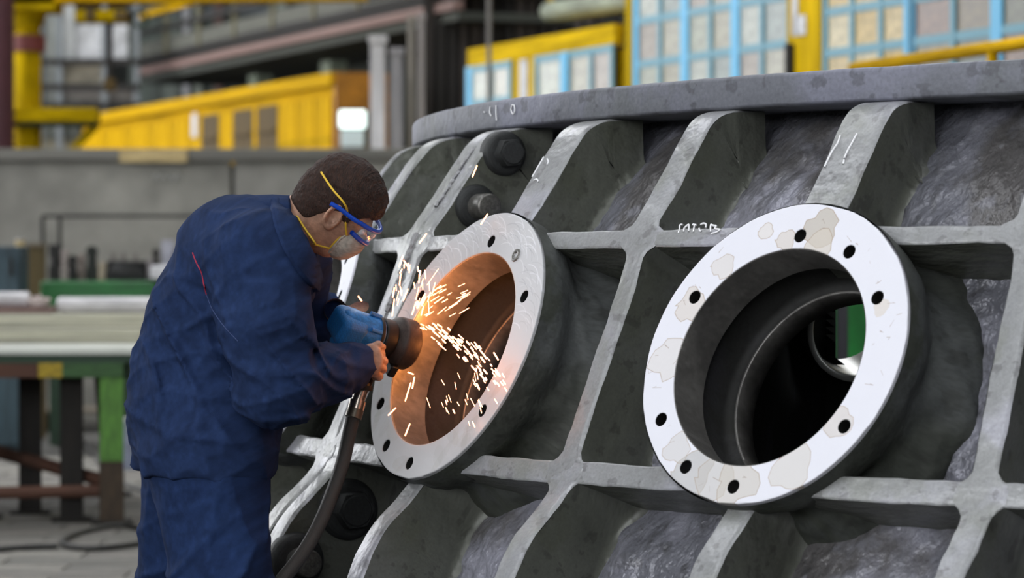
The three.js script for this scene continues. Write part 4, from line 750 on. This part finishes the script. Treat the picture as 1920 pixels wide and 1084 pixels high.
{ // tall yellow cabin front
  const F = rowAt('yellow_cabin', 'tall yellow cabin with bright blue window frames behind the casting', 'cabin', 2100, 17.2);
  const x = q => F.lx(q), L = x(1196);
  mesh('shell', box(-L, 4.4, 2.2, L / 2, 2.2, -1.14), M.yellowBright, F.o);
  const ce = mesh('corner_post', box(0.12, 4.5, 1.3, L - 0.06, 2.25, -0.6), M.yellowDeep, F.o); ce.userData.label = 'olive yellow end panel';
  const rows1 = [0.9, 1.5, 2.1, 2.42, 2.72, 3.03, 3.36, 3.7, 4.0];
  glazing(F, [1198, 1245, 1292, 1340, 1387, 1437, 1487].map(x), rows1, paneSet, barTeal, { thick: [0, 2, 4], z: 0.02 });
  const pp = mesh('pillar', box(x(1552) - x(1488), 4.4, 0.06, (x(1552) + x(1488)) / 2, 2.2, 0.02), M.yellowBright, F.o);
  const px_ = (q, y) => [x(q), F.ly(q, y)];
  { const [a, b] = px_(1505, 20), [c, d] = px_(1514, 48); mesh('white_mark', box(0.08, 0.32, 0.01, a, b, 0.056), M.white, pp); mesh('white_mark', box(0.17, 0.13, 0.01, c, d, 0.056), M.white, pp); const [e, f] = px_(1498, 114); mesh('handle', box(0.06, 0.22, 0.05, e, f, 0.07, 0.01), M.darkSteel, pp); }
  const rows2 = [0.9, 1.6, 2.1, 2.36, 2.62, 2.88, 3.16, 3.45, 3.8];
  glazing(F, [1556, 1606, 1660, 1714].map(x), rows2, paneWarm, barTeal, { thick: [3], z: 0.02 });
  glazing(F, [1718, 1796, 1878, 1950, 2030, 2095].map(x), rows2, paneMix, barTeal, { thick: [2, 4], z: 0.02 });
}
{ // handrail in front of the cabin
  const p0 = at(1600, 128, 18.2), p1 = at(2050, 62, 15.5);
  const o = thing('handrail', 'thin yellow handrail in front of the blue window frames', 'railing', [p0.x, 0, p0.z]); const r = p => p.clone().sub(o.position);
  mesh('rail', bar(r(p0), r(p1), 0.035), M.yellow, o);
  for (const t of [0.05, 0.62, 0.98]) { const p = p0.clone().lerp(p1, t); mesh('post', bar(r(V(p.x, 0, p.z)), r(p), 0.03), M.yellow, o); }
}
{ // pale pipe and dark clutter over the low cabin
  const a = at(1030, 22, 27.5), b = at(1200, -2, 24.5); const o = thing('pipe', 'pale green pipe running over the low yellow cabin', 'pipe', [a.x, 0, a.z]); const r = p => p.clone().sub(o.position);
  mesh('pipe_run', bar(r(a), r(b), 0.085), mottled(0xa9b39c, 0.6, 0, 1), o);
  for (const [t, q] of [[0.5, 1110], [0.02, 1010]]) { const p = a.clone().lerp(b, t); mesh('pipe_hanger', bar(r(p), r(V(p.x, ROOF_Y, p.z)), 0.03), M.yellowDeep, o); }
}
{ // dark wall of upright sheets at mid-field
  const a = at(800, 190, 31), o = thing('sheet_wall', 'dark wall of upright corrugated sheets between the white posts and the low cabin', 'wall', [a.x, 0, a.z]);
  const s = 31 / FPX; mesh('backing', box(1.9, 5.6, 0.1, 0.92, 2.8, -0.15), M.darkSteel, o);
  const tones = [0x3a3430, 0x2b2826, 0x4a423c, 0x26231f, 0x524a45].map(c => mottled(c, 0.8, 0.1, 1));
  for (let i = 0; i < 16; i++) mesh('sheet', box(0.055 + 0.02 * (i % 3), 5.5, 0.06, 0.03 + i * 0.11, 2.75, 0.02 * (i % 2)), tones[(i * 3) % 5], o);
  const hp = at(872, 60, 29); mesh('hanging_hose', tube([V(-0.05, 1.6, 0.3), V(0.05, 2.0, 0.3), V(0.3, 2.1, 0.3), V(0.42, 1.5, 0.3)], 0.1, 30, 8), M.darkSteel, o);
}
const post = (name, label, px, d, wpx, y0, y1, mat, extra) => { const p = at(px, 490, d), w = wpx * d / FPX, a = at(px, y1, d).y, b = at(px, y0, d).y; const o = thing(name, label, 'post', [p.x, 0, p.z]); mesh('shaft', box(w, b, w, 0, b / 2, 0, 0.01), mat, o); mesh('foot_plate', box(w * 1.8, 0.03, w * 1.8, 0, 0.015, 0), mat, o); mesh('cap_plate', box(w * 1.3, 0.06, w * 1.3, 0, b - 0.03, 0), mat, o); return o; };
post('steel_post', 'white steel post at the right end of the yellow lockers', 709, 29, 27, 68, 300, M.white);
post('steel_post', 'grey steel post just right of the white one', 744, 29.5, 22, 90, 300, mottled(0xb5b4b8, 0.6));
post('steel_post', 'slim pale post next to the dark sheet wall', 790, 29.3, 12, 25, 300, mottled(0xbdb6b4, 0.6));
post('steel_post', 'slim beige-grey post between the grey and the pale post', 771, 30.4, 12, 30, 300, mottled(0xa8a297, 0.6));
post('steel_post', 'thin grey pole in front of the low cabin', 917, 25.5, 9, -20, 300, mottled(0x8f8a86, 0.6));
{ // yellow lockers along the hall
  const F = rowAt('locker_row', 'long row of yellow lockers with brown louvred doors behind the grey wall', 'lockers', 626, 30), L = F.lx(150), top = 3.07;
  mesh('carcass', box(-L, top - 0.1, 0.46, L / 2, (top - 0.1) / 2, -0.27), M.yellow, F.o);
  mesh('cornice', box(-L + 0.05, 0.12, 0.56, L / 2, top - 0.06, -0.24), M.yellow, F.o);
  const edges = [150, 190, 232, 276, 318, 352, 378, 410, 437, 474, 482, 520, 556, 590, 622].map(F.lx), brown = [6, 8, 10];
  for (let i = 0; i < edges.length - 1; i++) {
    const w = edges[i + 1] - edges[i] - 0.03, cx = (edges[i] + edges[i + 1]) / 2;
    const d = mesh(brown.includes(i) ? 'louvre_door' : 'locker_door', box(w, top - 0.3, 0.04, cx, (top - 0.2) / 2 + 0.03, -0.02), brown.includes(i) ? M.brown : M.yellow, F.o);
    if (brown.includes(i)) for (let k = 0; k < 12; k++) mesh('louvre', box(w - 0.06, 0.03, 0.03, cx, 0.4 + k * 0.2, 0.01), M.brown, d);
    else for (const y of [0.9, 1.75, 2.45]) mesh('seam_strip', box(w, 0.02, 0.015, cx, y, 0.0), M.yellowDeep, d);
  }
  mesh('notice', box(0.2, 0.26, 0.01, F.lx(367), F.ly(367, 235), 0.012), M.white, F.o);
  // end face with a doorway
  const e = (n, m, z0, z1, y0, y1) => mesh(n, box(0.06, y1 - y0, z1 - z0, 0.03, (y0 + y1) / 2, (z0 + z1) / 2), m, F.o);
  e('end_head', M.orange, -0.52, 0, 2.72, top); e('end_stile', M.orange, -0.06, 0, 0, 2.72); e('end_stile', M.orange, -0.52, -0.42, 0, 2.72);
  mesh('doorway_back', box(0.04, 2.7, 0.4, -0.02, 1.36, -0.25), M.darkSteel, F.o);
}
{ // the bright lamp seen in the doorway of the lockers
  const p = at(661, 224, 29.6); const o = thing('flood_lamp', 'bright white lamp glowing beside the end of the yellow lockers', 'lamp', [p.x, 0, p.z]);
  const s = 29.6 / FPX;
  mesh('diffuser', box(50 * s, 34 * s, 0.05, 0, p.y, 0, 0.02), std(0xffffff, 0.5, 0, { emissive: 0xe8fff8, emissiveIntensity: 1.6 }), o);
  mesh('housing', box(56 * s, 38 * s, 0.1, 0, p.y, -0.08, 0.02), M.darkSteel, o);
  mesh('reflector', box(44 * s, 32 * s, 0.05, 0, p.y - 36 * s, 0, 0.01), std(0xd8e8e8, 0.4), o);
  mesh('stand', box(0.05, p.y, 0.05, 0, p.y / 2, -0.16), M.darkSteel, o);
  const l = new THREE.RectAreaLight(0xe8fff8, 1.6, 50 * s, 34 * s); l.position.set(p.x, p.y, p.z + 0.06); l.lookAt(p.x, p.y, p.z + 2); l.castShadow = true; scene.add(l);
}
{ // raised gallery with rails
  const F = rowAt('gallery', 'raised gallery with brown edge beam and yellow handrail above the lockers', 'gallery', 690, 33), b = (n, m, x0, x1, y0, y1, z, t) => mesh(n, box(x1 - x0, y1 - y0, t, (x0 + x1) / 2, (y0 + y1) / 2, z), m, F.o);
  const x0 = F.lx(262), x1 = F.lx(860);
  b('edge_beam', M.pink, x0, x1, 3.7, 3.79, 0, 0.1); b('web', M.darkSteel, x0, x1, 3.79, 3.93, -0.03, 0.04); b('deck', M.darkSteel, x0, x1, 3.86, 3.93, -1.2, 2.5); b('kick_plate', mottled(0x6e6f66, 0.8, 0, 1), x0, x1, 3.93, 4.1, 0.02, 0.05);
  b('lower_rail', M.darkSteel, x0, x1, 4.2, 4.26, 0.05, 0.06); b('handrail', M.yellow, x0, F.lx(600), 4.42, 4.5, 0.05, 0.06);
  for (let x = x0; x < x1; x += 1.5) mesh('baluster', box(0.05, 0.6, 0.05, x, 4.2, 0.05), mottled(0x8a8466, 0.8, 0, 1), F.o);
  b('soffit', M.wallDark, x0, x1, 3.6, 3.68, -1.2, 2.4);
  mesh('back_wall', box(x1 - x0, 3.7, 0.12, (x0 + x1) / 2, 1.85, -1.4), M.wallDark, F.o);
  const bb = b('blue_girder', mottled(0x2f5f86, 0.6, 0, 1), F.lx(690), F.lx(870), 4.0, 4.22, 0.16, 0.12); bb.userData.label = 'blue painted girder';
  for (const q of [398, 530]) mesh('bracket', box(0.35, 0.7, 0.2, F.lx(q), 3.2, -0.6), M.glassGrey, F.o);
}
{ // glazed gable far behind: grey-green sheets between pale posts
  const d = 50, a = at(240, 300, d), o = thing('glazed_partition', 'grey-green glazed partition far behind the gallery', 'partition', [a.x, 0, a.z]), s = d / FPX;
  const tones = [0x76857a, 0x5d6b62, 0x8b978c, 0x4c564e, 0x6c776c].map(c => std(c, 0.5, 0, { map: rep(texMottle, 0.6) }));
  let x = 0; const ws = [60, 40, 34, 60, 56, 50, 70, 60, 60, 60]; ws.forEach((w, i) => { mesh('sheet', box(w * s - 0.03, 7, 0.05, (x + w / 2) * s, 3.5, 0), tones[(i * 2) % 5], o); x += w; });
  for (const [q, w, c] of [[112, 12, M.white], [134, 14, M.glassGrey], [172, 16, M.pink], [286, 26, M.glassGrey]]) mesh('post', box(w * s, 7, 0.2, q * s, 3.5, 0.15), c, o);
  for (const y of [1.2, 3.0, 5.2]) mesh('rail', box(x * s, 0.1, 0.1, x * s / 2, y, 0.06), M.frame, o);
}
{ // pale sheeting and racks at the far left
  const d = 40, a = at(80, 300, d), o = thing('rack', 'pale sheets hung on a grey rack far behind the yellow crane', 'rack', [a.x, 0, a.z]), s = d / FPX, Y = y => at(100, y, d).y;
  const sheet = (x0, x1, y0, y1, c, z = 0) => mesh('sheet', box((x1 - x0) * s, Y(y0) - Y(y1), 0.04, ((x0 + x1) / 2 - 80) * s, (Y(y0) + Y(y1)) / 2, z), mottled(c, 0.7, 0, 0.8), o);
  sheet(116, 143, -30, 118, 0xeef2f2, 0.1); sheet(143, 240, 46, 112, 0xfafcff); sheet(86, 112, -30, 190, 0xa2a6a0); sheet(120, 200, 120, 160, 0xb0a894); sheet(120, 260, 162, 190, 0x9a958f); sheet(82, 150, 190, 260, 0x6f746c); sheet(150, 262, 190, 330, 0x565b50, -0.1); sheet(82, 150, 260, 330, 0xa49d86, -0.05);
  for (const x of [0, 36, 120, 180]) mesh('upright', box(0.07, Y(-30), 0.07, x * s, Y(-30) / 2, 0.2), M.frame, o);
  for (const y of [118, 165, 200]) mesh('shelf_beam', box(190 * s, 0.08, 0.08, 90 * s, Y(y), 0.22), M.darkSteel, o);
}
{ // yellow crane at the left
  const d = 28.5, p = at(52, 490, d), s = d / FPX, Y = y => at(52, y, d).y; const o = thing('jib_crane', 'yellow column crane with red collar at the left edge', 'crane', [p.x, 0, p.z]);
  const bx = (n, m, x0, x1, y0, y1, t, z = 0) => mesh(n, box((x1 - x0) * s, Y(y0) - Y(y1), t, ((x0 + x1) / 2 - 52) * s, (Y(y0) + Y(y1)) / 2, z, 0.012), m, o);
  mesh('column', (() => { const g = new THREE.CylinderGeometry(26 * s, 28 * s, Y(60), 20); g.translate(0, Y(60) / 2, 0); return g; })(), M.yellowDeep, o);
  const cl = mesh('collar', (() => { const g = new THREE.CylinderGeometry(34 * s, 34 * s, 30 * s, 24); g.translate(0, Y(82), 0); return g; })(), mottled(0x8e3f3a, 0.6, 0, 1), o); cl.userData.label = 'dull red collar';
  mesh('gusset', (() => { const g = new THREE.CylinderGeometry(46 * s, 24 * s, 44 * s, 4, 1); g.rotateY(Math.PI / 4); g.translate(0, Y(44), 0); return g; })(), M.yellowDeep, o);
  bx('head_box', M.yellowDeep, -20, 112, -8, 24, 0.5); bx('lower_arm', M.yellowDeep, 20, 188, 205, 231, 0.3, 0.12); bx('arm_flange', M.greenDark, 24, 186, 231, 238, 0.22, 0.12);
  mesh('brace', beam(V((184 - 52) * s, Y(236), 0.1), V((128 - 52) * s, Y(292), 0.1), 0.06, 0.06), M.yellowDeep, o); mesh('brace', beam(V((20 - 52) * s, Y(222), 0.25), V((-18 - 52) * s, Y(292), 0.25), 0.12, 0.1), M.yellowDeep, o);
  bx('trolley', M.yellowDeep, 148, 244, 22, 44, 0.3, 0.1); bx('motor', M.brown, 168, 186, 20, 43, 0.36, 0.1); bx('motor', M.brown, 222, 246, 24, 42, 0.36, 0.1);
  const wheel = new THREE.TorusGeometry(14 * s, 3 * s, 8, 24); wheel.translate((265 - 52) * s, Y(38), 0.1); mesh('wheel', wheel, M.greenDark, o);
  // jib rail
  mesh('jib', beam(V((-90 - 52) * s, Y(-6), 0.1), V((690 - 52) * s, Y(-14), 0.1), 0.3, 34 * s), M.yellow, o); mesh('hook_rope', bar(V((208 - 52) * s, Y(40), 0.1), V((208 - 52) * s, Y(160), 0.1), 0.03), M.darkSteel, o); bx('hook_block', M.brown, 200, 218, 148, 172, 0.2, 0.1);
}
single('steel_column', (() => { const d = 27.5, g = new THREE.CylinderGeometry(0.16, 0.16, 5, 20), p = at(-8, 200, d); g.translate(p.x, 2.5, p.z); return g; })(), M.maroon, 'dark maroon round column cut off by the left edge', 'column');
{ // grey partition of steel sheets
  const d = 26, s = d / FPX, x0 = at(-420, 490, d).x, x1 = at(770, 490, d).x, top = at(300, 284, d).y;
  const o = thing('grey_partition', 'head-high grey sheet partition behind the worker', 'partition', [x0, 0, -d]);
  const cuts = [-420, -60, 437, 770].map(q => at(q, 490, d).x - x0);
  for (let i = 0; i < 3; i++) mesh('panel', box(cuts[i + 1] - cuts[i] - 0.03, top - 0.06, 0.1, (cuts[i] + cuts[i + 1]) / 2, (top - 0.06) / 2, 0, 0.01), [M.greyPanel, mottled(0x97958d, 0.8, 0, 0.4), mottled(0x9c9a93, 0.8, 0, 0.3)][i], o);
  mesh('capping', box(x1 - x0, 0.1, 0.2, (x1 - x0) / 2, top - 0.03, 0, 0.01), mottled(0x7f7d76, 0.8, 0, 0.5), o);
  for (const q of [1, 2]) mesh('seam_strip', box(0.08, top - 0.1, 0.04, cuts[q], top / 2 - 0.06, -0.04), M.darkSteel, o);
  mesh('ledge_board', box(0.55, 0.1, 0.02, at(290, 0, d).x - x0, top - 0.04, 0.11), M.beige, o);
  // faded white lettering, illegible
  const c = document.createElement('canvas'); c.width = 256; c.height = 64; const x = c.getContext('2d'); x.clearRect(0, 0, 256, 64); x.strokeStyle = '#ffffff'; x.lineWidth = 7; x.beginPath(); x.moveTo(12, 50); for (let i = 0; i < 9; i++) { x.lineTo(20 + i * 26, 16 + (i % 3) * 4); x.lineTo(32 + i * 26, 46 - (i % 2) * 8); } x.stroke();
  const str = []; for (let i = 0; i < 9; i++) { str.push(V(i * 0.028, 0.0 + (i % 2) * 0.05 - 0.02 * (i % 3 === 0), 0)); }
  const w = mesh('faded_lettering', tube(str, 0.009, 60, 5), mottled(0xc6c6c0, 0.9), o); w.position.set(at(288, 0, d).x - x0, at(300, 337, d).y, 0.055);
}
{ // thin rail frame in front of the partition
  const d = 24.5, o_ = at(80, 490, d), s = d / FPX, o = thing('rail_frame', 'thin dark tube frame standing against the grey partition', 'frame', [o_.x, 0, o_.z]), Y = y => at(80, y, d).y;
  mesh('top_rail', bar(V(0, Y(405), 0), V(330 * s, Y(405), 0), 0.014), M.darkSteel, o); for (const x of [0, 32, 330]) mesh('upright', bar(V(x * s, 0, 0), V(x * s, Y(405), 0), 0.016), M.darkSteel, o);
}
{ // green bench with scrap parts
  const d = 22.5, s = d / FPX, p = at(75, 490, d), Y = y => at(100, y, d).y, o = thing('green_bench', 'long green machine bench behind the white rolls', 'bench', [p.x, 0, p.z]);
  const top = Y(527); mesh('bench_top', box(330 * s, Y(527) - Y(577), 0.7, 165 * s, (Y(527) + Y(577)) / 2, -0.35, 0.02), M.green, o);
  for (const x of [0.1, 0.6, 1.13]) mesh('leg', box(0.1, Y(577), 0.5, x, Y(577) / 2, -0.35), M.greenDark, o);
  // things standing on it: [label, x0, x1, ytop, colour, kind]
  const items = [['bracket', 82, 108, 458, 0x262422, 'dark bracket with a pale lug, leftmost on the green bench'], ['bracket', 106, 122, 468, 0xb8aca6, 'pale casting leaning between dark ones on the green bench'], ['gear_blank', 121, 138, 480, 0x1d1c1b, 'small black gear blank on the green bench'], ['bracket', 136, 152, 476, 0xa99a92, 'pinkish grey bracket on the green bench'], ['gear_blank', 154, 176, 462, 0x222822, 'tall dark green-black gear blank on the green bench'], ['bracket', 178, 193, 492, 0xc2b49c, 'pale narrow upright bracket on the green bench'], ['machine_part', 192, 270, 482, 0x1b1c1b, 'wide black machine part on the green bench'], ['bracket', 268, 284, 486, 0xa39c9c, 'grey bracket right of the wide black part'], ['gear_blank', 280, 294, 464, 0x2a2523, 'slim dark gear blank beside the white sheet stack']];
  items.forEach(([n, x0, x1, yt, c, lab], i) => {
    const w = (x1 - x0) * s, h = Y(yt) - top, t = thing(n, lab, n === 'machine_part' ? 'machine part' : n.replace('_', ' '), [p.x + ((x0 + x1) / 2 - 75) * s, top, p.z - 0.25 + 0.03 * (i % 3)]), m = mottled(c, 0.7, 0.2, 2);
    mesh('base', box(w * 0.96, h * 0.42, w * 0.9, 0, h * 0.21, 0, 0.008), m, t); mesh('stem', (() => { const g = new THREE.CylinderGeometry(w * 0.4, w * 0.5, h * 0.5, 10); g.translate(0, h * 0.5, 0); return g; })(), m, t);
    if (n === 'machine_part') { mesh('block', box(w * 0.98, h * 0.6, w * 0.3, 0, h * 0.55, 0, 0.01), m, t); for (const q of [-0.35, -0.1, 0.2]) mesh('stud', box(w * 0.09, h * 0.36, 0.03, q * w, h * 0.98, 0), mottled(0x8b827e, 0.7, 0, 2), t); }
    else mesh('head', n === 'gear_blank' ? (() => { const g = new THREE.CylinderGeometry(w * 0.5, w * 0.5, h * 0.22, 14); g.rotateX(Math.PI / 2); g.translate(0, h * 0.85, 0); return g; })() : box(w * 0.94, h * 0.36, w * 0.6, 0, h * 0.82, 0, 0.008), m, t);
  });
  const st = thing('sheet_stack', 'upright pale lavender sheet on the green bench near the worker’s back', 'sheet', [p.x + (308 - 75) * s, top, p.z - 0.25]); mesh('sheet', box(24 * s, Y(450) - top, 0.06, 0, (Y(450) - top) / 2, 0, 0.005), mottled(0xc9c9d6, 0.6), st); mesh('prop', box(8 * s, Y(468) - top, 0.12, 15 * s, (Y(468) - top) / 2, 0), M.darkSteel, st);
  const wb = thing('white_box', 'white box with a grey base on the green bench, right behind the worker', 'box', [p.x + (318 - 75) * s, top, p.z - 0.08]); mesh('lid', box(70 * s, 0.1, 0.2, 0, Y(498) - top - 0.05, 0.04, 0.02), M.white, wb); mesh('base', box(56 * s, Y(498) - top - 0.1, 0.2, 4 * s, (Y(498) - top - 0.1) / 2, 0), mottled(0x8d938a, 0.7), wb);
}
{ // cabinet and brown post left of the bench
  const d = 22, s = d / FPX, p = at(18, 490, d), Y = y => at(18, y, d).y, o = thing('steel_cabinet', 'slate blue steel cabinet at the left edge', 'cabinet', [p.x, 0, p.z]);
  mesh('carcass', box(58 * s, Y(462), 0.35, 0, Y(462) / 2, 0, 0.01), mottled(0x3f5560, 0.6, 0.1, 1), o); mesh('door', box(40 * s, Y(470) - 0.1, 0.02, 4 * s, Y(470) / 2, 0.19), mottled(0x4a626d, 0.6, 0.1, 1), o); mesh('handle', box(0.02, 0.12, 0.03, 12 * s, Y(500), 0.21), M.darkSteel, o);
  const tin = thing('tin', 'small cream tin on the slate blue cabinet', 'tin', [p.x + 20 * s, Y(462), p.z]); mesh('can', (() => { const g = new THREE.CylinderGeometry(9 * s, 9 * s, 13 * s, 16); g.translate(0, 6.5 * s, 0); return g; })(), M.beige, tin); mesh('lid', (() => { const g = new THREE.CylinderGeometry(9.6 * s, 9.6 * s, 0.008, 16); g.translate(0, 13 * s, 0); return g; })(), M.white, tin);
  const q = at(70, 490, 23.5); const b = thing('timber_post', 'brown square post between the slate cabinet and the green bench', 'post', [q.x, 0, q.z]); mesh('shaft', box(32 * s, Y(462), 0.12, 0, Y(462) / 2, 0, 0.008), mottled(0x6a5a34, 0.8, 0, 1), b); mesh('cap', box(36 * s, 0.03, 0.14, 0, Y(462) + 0.015, 0), mottled(0x7c705c, 0.8), b);
}
// ------------------------------------------------------------------ welding tables with plates and rolls
{
  const d = 15.8, s = d / FPX, H = 0.868, o_ = at(232, 490, d), o = thing('steel_table', 'heavy green-edged steel table with bright worn top at the left', 'table', [o_.x, 0, o_.z], 0.12);
  const L = 3.2, W = 2.2;
  const topM = mottled(0xfbfff4, 0.35, 0.0, 0.7), edge = mottled(0x3e6a34, 0.6, 0, 1.5), leg = mottled(0x5f9a35, 0.55, 0, 1.5), dk = mottled(0x231e19, 0.8, 0, 1);
  mesh('table_top', box(L + 0.1, 0.03, W, -L / 2 + 0.2, H - 0.015, -W / 2, 0.004), topM, o);
  mesh('edge_plate', box(L + 0.1, 0.04, 0.02, -L / 2 + 0.2, H - 0.05, -0.02), M.greenDark, o);
  mesh('front_beam', box(0.42, 0.075, 0.1, -0.21, H - 0.105, -0.06, 0.004), edge, o); const rb = mesh('front_beam', box(L - 0.42, 0.075, 0.1, -0.42 - (L - 0.42) / 2, H - 0.105, -0.06, 0.004), M.rust, o); rb.userData.label = 'rusty length of the front beam';
  const yb = mesh('paint_patch', box(0.12, 0.077, 0.102, -0.36, H - 0.105, -0.06, 0.004), mottled(0xc2a51e, 0.6), o); yb.userData.label = 'yellow painted patch on the beam';
  mesh('side_beam', box(0.1, 0.09, W - 0.2, -0.02, H - 0.11, -W / 2, 0.004), M.greenDark, o);
  const lf = mesh('leg', box(0.12, 0.42, 0.12, -0.06, H - 0.14 - 0.21, -0.08, 0.006), leg, o); lf.userData.label = 'bright green painted upper leg';
  mesh('leg', box(0.122, H - 0.14 - 0.42, 0.122, -0.06, (H - 0.56) / 2, -0.08, 0.006), mottled(0x4b3c2c, 0.8, 0, 1), o); mesh('foot_plate', box(0.2, 0.015, 0.2, -0.06, 0.008, -0.08), dk, o);
  for (const [x, z] of [[-0.26, -0.25], [-0.48, -0.75], [-0.72, -0.5], [-1.4, -0.1], [-2.6, -0.1], [-0.06, -2.0], [-2.6, -2.0]]) { const lg = mesh('leg', box(0.115, H - 0.06, 0.115, x, (H - 0.06) / 2, z, 0.004), dk, o); mesh('foot_plate', box(0.2, 0.015, 0.2, x, 0.008, z), dk, lg); }
  mesh('lower_rail', bar(V(-0.06, 0.16, -0.1), V(-2.6, 0.13, -0.1), 0.032), M.rust, o); mesh('lower_rail', bar(V(-0.08, 0.2, -0.15), V(-0.9, 0.36, -1.2), 0.035), M.rust, o); mesh('diagonal', bar(V(-0.13, 0.72, -0.12), V(-0.08, 0.16, -0.2), 0.018), dk, o);
  // plates stepped on the table's rear, and rolls on them
  const plate = (label, z0, dep, y0, h, x0, x1, m) => { const q = thing('steel_plate', label, 'plate', [o_.x + (x0 + x1) / 2, H + y0, o_.z - z0]); q.rotation.y = 0.06; mesh('slab', box(x1 - x0, h, dep, 0, h / 2, -dep / 2, 0.006), m, q); return q; };
  plate('lower thick pale steel plate lying on the green-edged table', 1.0, 0.9, 0, 0.075, -2.4, 0.62, mottled(0xd2ceb6, 0.5, 0.0, 0.9));
  plate('upper pale steel plate stacked on the lower one', 1.28, 0.6, 0.075, 0.075, -2.4, 0.4, mottled(0xe2dfc8, 0.5, 0.0, 0.9));
  const py = H + 0.15, pz = o_.z - 1.6;
  const roll = (label, px0, px1, pyc, rpx, dep) => { const a = at(px0, pyc, dep), b = at(px1, pyc, dep), r = rpx * dep / FPX; const q = thing('white_roll', label, 'roll', [(a.x + b.x) / 2, a.y - r, a.z]); const w = (b.x - a.x); const g = new THREE.LatheGeometry([[0, -w / 2], [r * 0.8, -w / 2], [r, -w / 2 + r * 0.25], [r, w / 2 - r * 0.25], [r * 0.8, w / 2], [0, w / 2]].map(v => new THREE.Vector2(...v)), 28); g.rotateZ(Math.PI / 2); g.translate(0, r, 0); mesh('wrap', g, mottled(0xfffcff, 0.6, 0, 2), q); const c = new THREE.CylinderGeometry(r * 0.3, r * 0.3, w * 1.004, 14); c.rotateZ(Math.PI / 2); c.translate(0, r, 0); mesh('core', c, M.beige, q); return q; };
  const z1 = 17.45; const yTop = H + 0.15;
  const rowY = (dep) => 490 + (CAM_Y - yTop) * FPX / dep;
  roll('long white roll lying on the upper steel plate', 108, 291, rowY(z1) - 15, 15, z1);
  const tray = plate('thin pinkish tray on the upper plate at the left edge', 1.4, 0.35, 0.15, 0.035, -2.2, -0.56, M.pink);
  const yT2 = yTop + 0.035; const a2 = 490 + (CAM_Y - yT2) * FPX / 17.35; roll('short white roll on the pinkish tray at the left edge', -60, 56, a2 - 14, 14, 17.35);
  const cl = thing('cloth', 'crumpled pale pink rag beside the short white roll', 'rag', [at(72, 560, 17.3).x, yT2, -17.3]); mesh('rag', (() => { const g = new THREE.SphereGeometry(0.045, 20, 14); const P = g.attributes.position; for (let i = 0; i < P.count; i++) { const k = 1 + 0.5 * noise(P.getX(i) * 40, P.getY(i) * 40, P.getZ(i) * 40); P.setXYZ(i, P.getX(i) * k * 1.2, Math.max(0, (P.getY(i) + 0.03) * k * 0.8), P.getZ(i) * k); } g.computeVertexNormals(); return g; })(), mottled(0xe0cfcb, 0.9), cl);
}
{ // cables on the floor under the table, a pallet and a can beyond
  const cab = (label, pts) => { const q = pts.map(([x, y]) => { const r = at(x, y, 1), t = (0.014 - CAM_Y) / (r.y - CAM_Y); return V(r.x * t, 0.014, r.z * t); }); single('cable', tube(q, 0.014, 120, 6), MT.hose, label, 'cable'); };
  cab('black cable running along the floor at the left edge', [[-60, 1036], [20, 1028], [70, 1025], [108, 1024]]);
  cab('looped black cable on the floor behind the worker’s legs', [[360, 985], [310, 1003], [250, 1020], [170, 1028], [118, 1020], [160, 996], [230, 985], [290, 1000]]);
  cab('thin dark cable on the floor behind the green table leg', [[150, 820], [240, 910], [300, 925], [380, 945]]);
  const p = at(150, 735, 27), o = thing('pallet', 'low dusty pallet on the far floor seen between the table legs', 'pallet', [p.x, 0, -25.0]); for (let i = 0; i < 6; i++) mesh('board', box(2.2, 0.025, 0.1, 0, 0.14, i * 0.14 - 0.35, 0.004), mottled(0x8a8072, 0.9), o); for (const x of [-1, 0, 1]) mesh('bearer', box(0.1, 0.125, 0.85, x, 0.0645, 0), mottled(0x6e6558, 0.9), o);
  const c = at(243, 740, 20), k = thing('can', 'white and blue can on the floor behind the green table leg', 'can', [c.x, 0, -20]); mesh('body', (() => { const g = new THREE.CylinderGeometry(0.06, 0.06, 0.3, 18); g.translate(0, 0.15, 0); return g; })(), mottled(0xb9c2da, 0.5), k); mesh('lid', (() => { const g = new THREE.CylinderGeometry(0.062, 0.062, 0.02, 18); g.translate(0, 0.31, 0); return g; })(), M.white, k);
  k.scale.setScalar(1.0);
}
{ // green machine glimpsed through the right-hand port
  const p = at(1600, 490, 12.6), o = thing('green_machine', 'green machine panel with a dark upright, glimpsed through the right-hand port', 'machine', [p.x, 0, p.z]);
  mesh('panel', box(1.6, 1.5, 0.4, 0, 0.75, -0.2, 0.02), mottled(0x2fa648, 0.5, 0, 1), o); const q = at(1579, 490, 12.5).x - p.x; mesh('upright', box(0.042, 1.6, 0.05, q, 0.8, 0.1), mottled(0x4d4c52, 0.5, 0.2, 1), o);
}
renderer.render(scene, camera);
